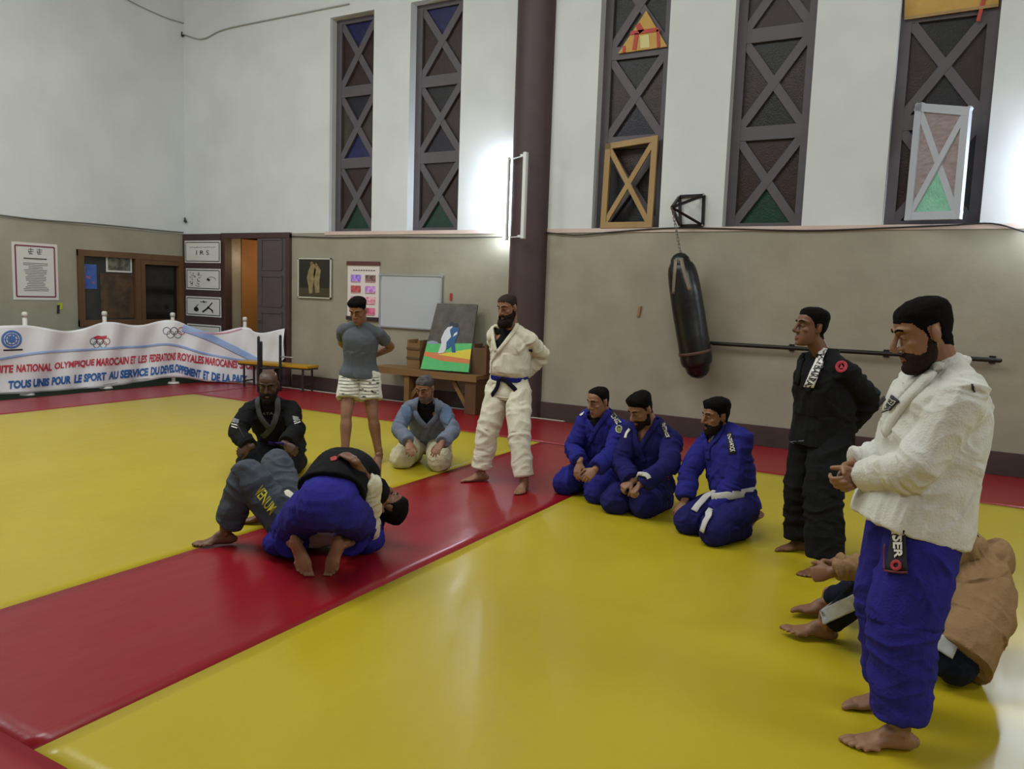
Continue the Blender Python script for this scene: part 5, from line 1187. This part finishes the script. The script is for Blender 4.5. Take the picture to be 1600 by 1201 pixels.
tsu.patch('side_panel', [(1400, 822), (1417, 822), (1420, 894), (1388, 893)], patchk, jk_tr, .014)
tsu.text('lettering', 'KAISER', [(1399, 802), (1401, 872), (1414, 873), (1414, 803)], txtw, jk_tr, .02, bold=.03); tsu.band('round_mark', ringpts(1404, 884, 6, 6, 12), .012, .003, redp, jk_tr, .02)
for px in ([(1388, 850), (1388, 893)], [(1388, 893), (1420, 894)]): tsu.band('panel_trim', px, .008, .003, mat('trim_maroon', (96, 28, 44), .6), jk_tr, .018)

# ---------------- seated person in the tan hoodie
f = facing(118); pel = Fl(1494, 1014, .14); J = std(pel, reach(pel, 1512, 866, .50, 1), f, shw=.17)
J['mid'] = (J['pel']+J['neck'])/2-f*.07
J['anL'] = Fl(1288, 975, .077); J['anR'] = Fl(1293, 940, .077); legs_ik(J, Z, .44, .42, 0)
J['wrL'] = JD(1300, 893, 3.72); J['wrR'] = JD(1302, 880, 3.86); J['elL'] = ik(J['shL'], J['wrL'], .29, .26, -Z-HF*.4); J['elR'] = ik(J['shR'], J['wrR'], .29, .26, -Z+HF*.4); report('P12', J)
hd_ = headframe(118, 35); g = Figure('person sitting on the mat in tan hoodie and navy striped trousers, head out of sight', J, f, sk2, (J['neck']+f*.10+Z*.11, hd_, 1., 1.), vs=.005)
g.body([(f*.9-Z*.3-HF*.1, HF*.6-Z*.3, 1.2), (f*.8-Z*.4-HF*.5, -HF*.7-f*.2, 1.0)], [(facing(96), nrm(np.array(DN)+facing(96)*.12)), (facing(90), nrm(np.array(DN)+facing(90)*.12))])
g.hair(.014, .008); g.face()
navy = cloth('navy_trousers', (26, 30, 46), (20, 23, 36)); tr, tsu = g.trousers('trousers', navy, rt=.10, rk=.082, rc=.062, hem=.9, waist=.155, wd=.115, amp=.007)
stripe = mat('stripe_grey', (186, 188, 184), .7, (160, 162, 160), 30, .2, 80)
tsu.band('stripe', [(1278, 968), (1300, 957), (1325, 945), (1350, 932)], .07, .004, stripe, tr, .006)
tsu.band('stripe', [(1452, 994), (1470, 1004), (1492, 1018)], .07, .004, stripe, tr, .006)
tan_h = cloth('tan_hoodie', (152, 122, 88), (140, 111, 79)); nk = J['neck']; bk = -f
hood = [tube([nk+bk*.06+np.cross(Z, f)*.12-Z*.02, nk+bk*.12+np.cross(Z, f)*.06+Z*.0, nk+bk*.135+Z*.0, nk+bk*.12-np.cross(Z, f)*.06, nk+bk*.06-np.cross(Z, f)*.12-Z*.02], [(.06, .045), (.085, .055), (.095, .06), (.085, .055), (.06, .045)], lat=Z, n=16, sub=3),
        tube([nk+bk*.03+np.cross(Z, f)*.09+Z*.02, nk+bk*.08+Z*.03, nk+bk*.03-np.cross(Z, f)*.09+Z*.02], [.035, .04, .035], n=12, sub=3)]
jk, su = g.jacket('hoodie', tan_h, w_=.185, d_=.14, belt=None, skirt=(-.10, .19, .165), arm=.074, cuff=.048, hem=.93, extra=hood, amp=.014)

f = nrm(HF*.62+HR*.78); fp = nrm(HF*.97+HR*.1); pel = Fl(511, 786, .46)
mid = JD(537, 737, dist(pel)+.27); neck = JD(570, 750, dist(pel)+.42)
latp = np.cross(Z, fp); lats = np.cross(Z, f)
J3 = dict(pel=pel, neck=neck, mid=mid, hipL=pel+latp*.10-Z*.04, hipR=pel-latp*.10-Z*.04, shL=neck+nrm(lats+Z*.2)*.17, shR=neck-nrm(lats+Z*.2)*.16)
J3['knL'] = Fl(446, 836, .10); J3["knR"] = Fl(574, 829, .10); J3["anL"] = Fl(463, 850, .175); J3["anR"] = Fl(532, 850, .175)
J3['elR'] = JD(580, 786, dist(neck)+.22); J3['wrR'] = JD(575, 800, dist(neck)+.25); J3['elL'] = JD(520, 790, dist(neck)+.2); J3['wrL'] = JD(548, 800, dist(neck)+.3); report('P3', J3); f3 = f; neck3 = neck; mid3 = mid; md = dist(mid)
# ---------------- man on top
J = J3; f = f3; neck = neck3
hcx = JD(592, 774, dist(neck)+.24); hu3 = nrm(hcx-neck); hf3 = nrm(-Z*.6+f*.3); hf3 = nrm(hf3-hu3*(hf3@hu3)); HM3 = np.stack([np.cross(hu3, hf3), hf3, hu3], 1)
g = Figure('man in blue trousers and black shirt kneeling over the man on his back', J, fp, sk3, (hcx, HM3, .98, 1.)); g.lat = latp; g.slat = lats
g.body([(f*.5-HR*.6, -Z, .4), (f*.5+HR*.6, -Z, .4)], [(nrm(-Z*.9+HR*.34-HF*.12), nrm(-HF*.9+HR*.3)), (nrm(-Z*.94-HR*.2-HF*.12), nrm(-HF*.9-HR*.3))])
g.hair(.014, .008)
P = [g.torso([(.13, .198, .168), (.25, .188, .155), (.45, .185, .145), (.65, .195, .14), (.82, .19, .12), (.93, .14, .09), (1.0, .08, .07)])]
for x in 'LR':
    a, b, c = g.arms[x]; P.append(tube([a-(a-J['neck'])*.3, a, a+(b-a)*.4, a+(b-a)*.8], [.07, .075, .07, .065], n=16, sub=3, flat=True))
rs_, rsu = g.garment('shirt', P, black_rash, [(g.sp(0), g.sp(1), .006, 6, 7)])
rsu.shape('shirt_print', [[(516, 716), (524, 713), (530, 716), (524, 720), (517, 721)]], redp, rs_, .006)
xt = [ell(J['pel']-fp*.05+Z*.0, (.16, .15, .15)), ell(J['knL']*.75+J['anL']*.25-Z*.03+HR*-.03, (.12, .12, .09)), ell(J['knR']*.75+J['anR']*.25-Z*.03+HR*.03, (.12, .12, .09))]
g.trousers('trousers', blue_tr, rt=.122, rk=.10, rc=.085, hem=.66, waist=.172, wd=.142, amp=.010, top=.16, extra=xt, hemr=.10)
# ---------------- man on his back
U_ = nrm(HR*.97+HF*.12); pel = Fl(468, 818, .15); neck = Fl(584, 818, .15); U_ = nrm(neck-pel); lt = nrm(np.cross(U_, Z))     # left side towards the camera
J = dict(pel=pel, neck=neck, hipL=pel+lt*.095-U_*.05, hipR=pel-lt*.095-U_*.05, shL=neck+lt*.17-U_*.04, shR=neck-lt*.17-U_*.04)
J['anL'] = Fl(352, 832, .077); J['anR'] = Fl(416, 800, .077); J['knL'] = ik(J['hipL'], J['anL'], .44, .43, Z); J['knR'] = ik(J['hipR'], J['anR'], .44, .43, Z)
q_, n_ = rsu.hit(556, 737); w_, nw = rsu.hit(549, 727); h_, nh = rsu.hit(533, 712); J['wrL'] = w_+nw*.04; J['elL'] = JD(577, 760, md-.03); J['wrR'] = JD(591, 716, 5.75); J['elR'] = ik(J['shR'], J['wrR'], .3, .28, HR)
report('P2', J)
hu = nrm(HR*.93-Z*.18+HF*.1); hf = nrm(Z*.9+HF*.35-hu*0); hf = nrm(hf-hu*(hf@hu)); HMx = np.stack([np.cross(hu, hf)*-1*-1, hf, hu], 1); HMx[:, 0] = np.cross(hu, hf)
g = Figure('man lying on his back in white gi top and grey trousers, gripping the man above', J, Z, sk4, (JD(606, 791, dist(neck)+.02), HMx, .98, 1.))
g.lat = lt; g.slat = lt
g.body([(h_+nh*.03-J['wrL'], -nw, .5), (-Z*.9-HR*.1, HF*.3-HR*.8, .5)], [(nrm(-HR*.92-HF*.4), DN), (nrm(-HR*.95-HF*.1), DN)])
g.hair(.018, .012); g.face(); g.beard(.006)
tr, tsu = g.trousers('trousers', denim, rt=.115, rk=.098, rc=.088, hem=.84, waist=.17, amp=.012)
tsu.text('lettering', 'VENUM', [(397, 769), (423, 804), (432, 792), (409, 757)], mat('lettering_yellow', (196, 190, 40), .6), tr, .012, bold=.015)
whites = cloth('white_gi', (214, 209, 190)); 
P = [g.torso([(-.12, .185, .15), (.1, .185, .14), (.35, .175, .13), (.6, .18, .13), (.85, .16, .115), (1.0, .09, .08)])]
for x in 'LR':
    a, b, c = g.arms[x]; e = b+(c-b)*(.3 if x == 'L' else -.35); P.append(tube([a-(a-J['neck'])*.3, a, a+(b-a)*.4, b if x == 'L' else a+(b-a)*.6, e if x == 'L' else a+(b-a)*.8], [.08, .08, .078, .072, .06], n=16, sub=3, flat=True)); (P.append(ell(b, (.07,)*3, None, 12)) if x == 'L' else None)
q_ = JD(447, 772, dist(J['pel'])+.03); P.append(tube([J['pel']+Z*.06, (J['pel']+Z*.1)*.5+q_*.5, q_], [(.09, .05), (.085, .03), (.06, .02)], lat=HF, n=14, sub=3))
g.garment('jacket', P, white_gi, g.arm_bones(.012)+[(g.sp(0), g.sp(1), .012, 7, 8)])

#DIAG
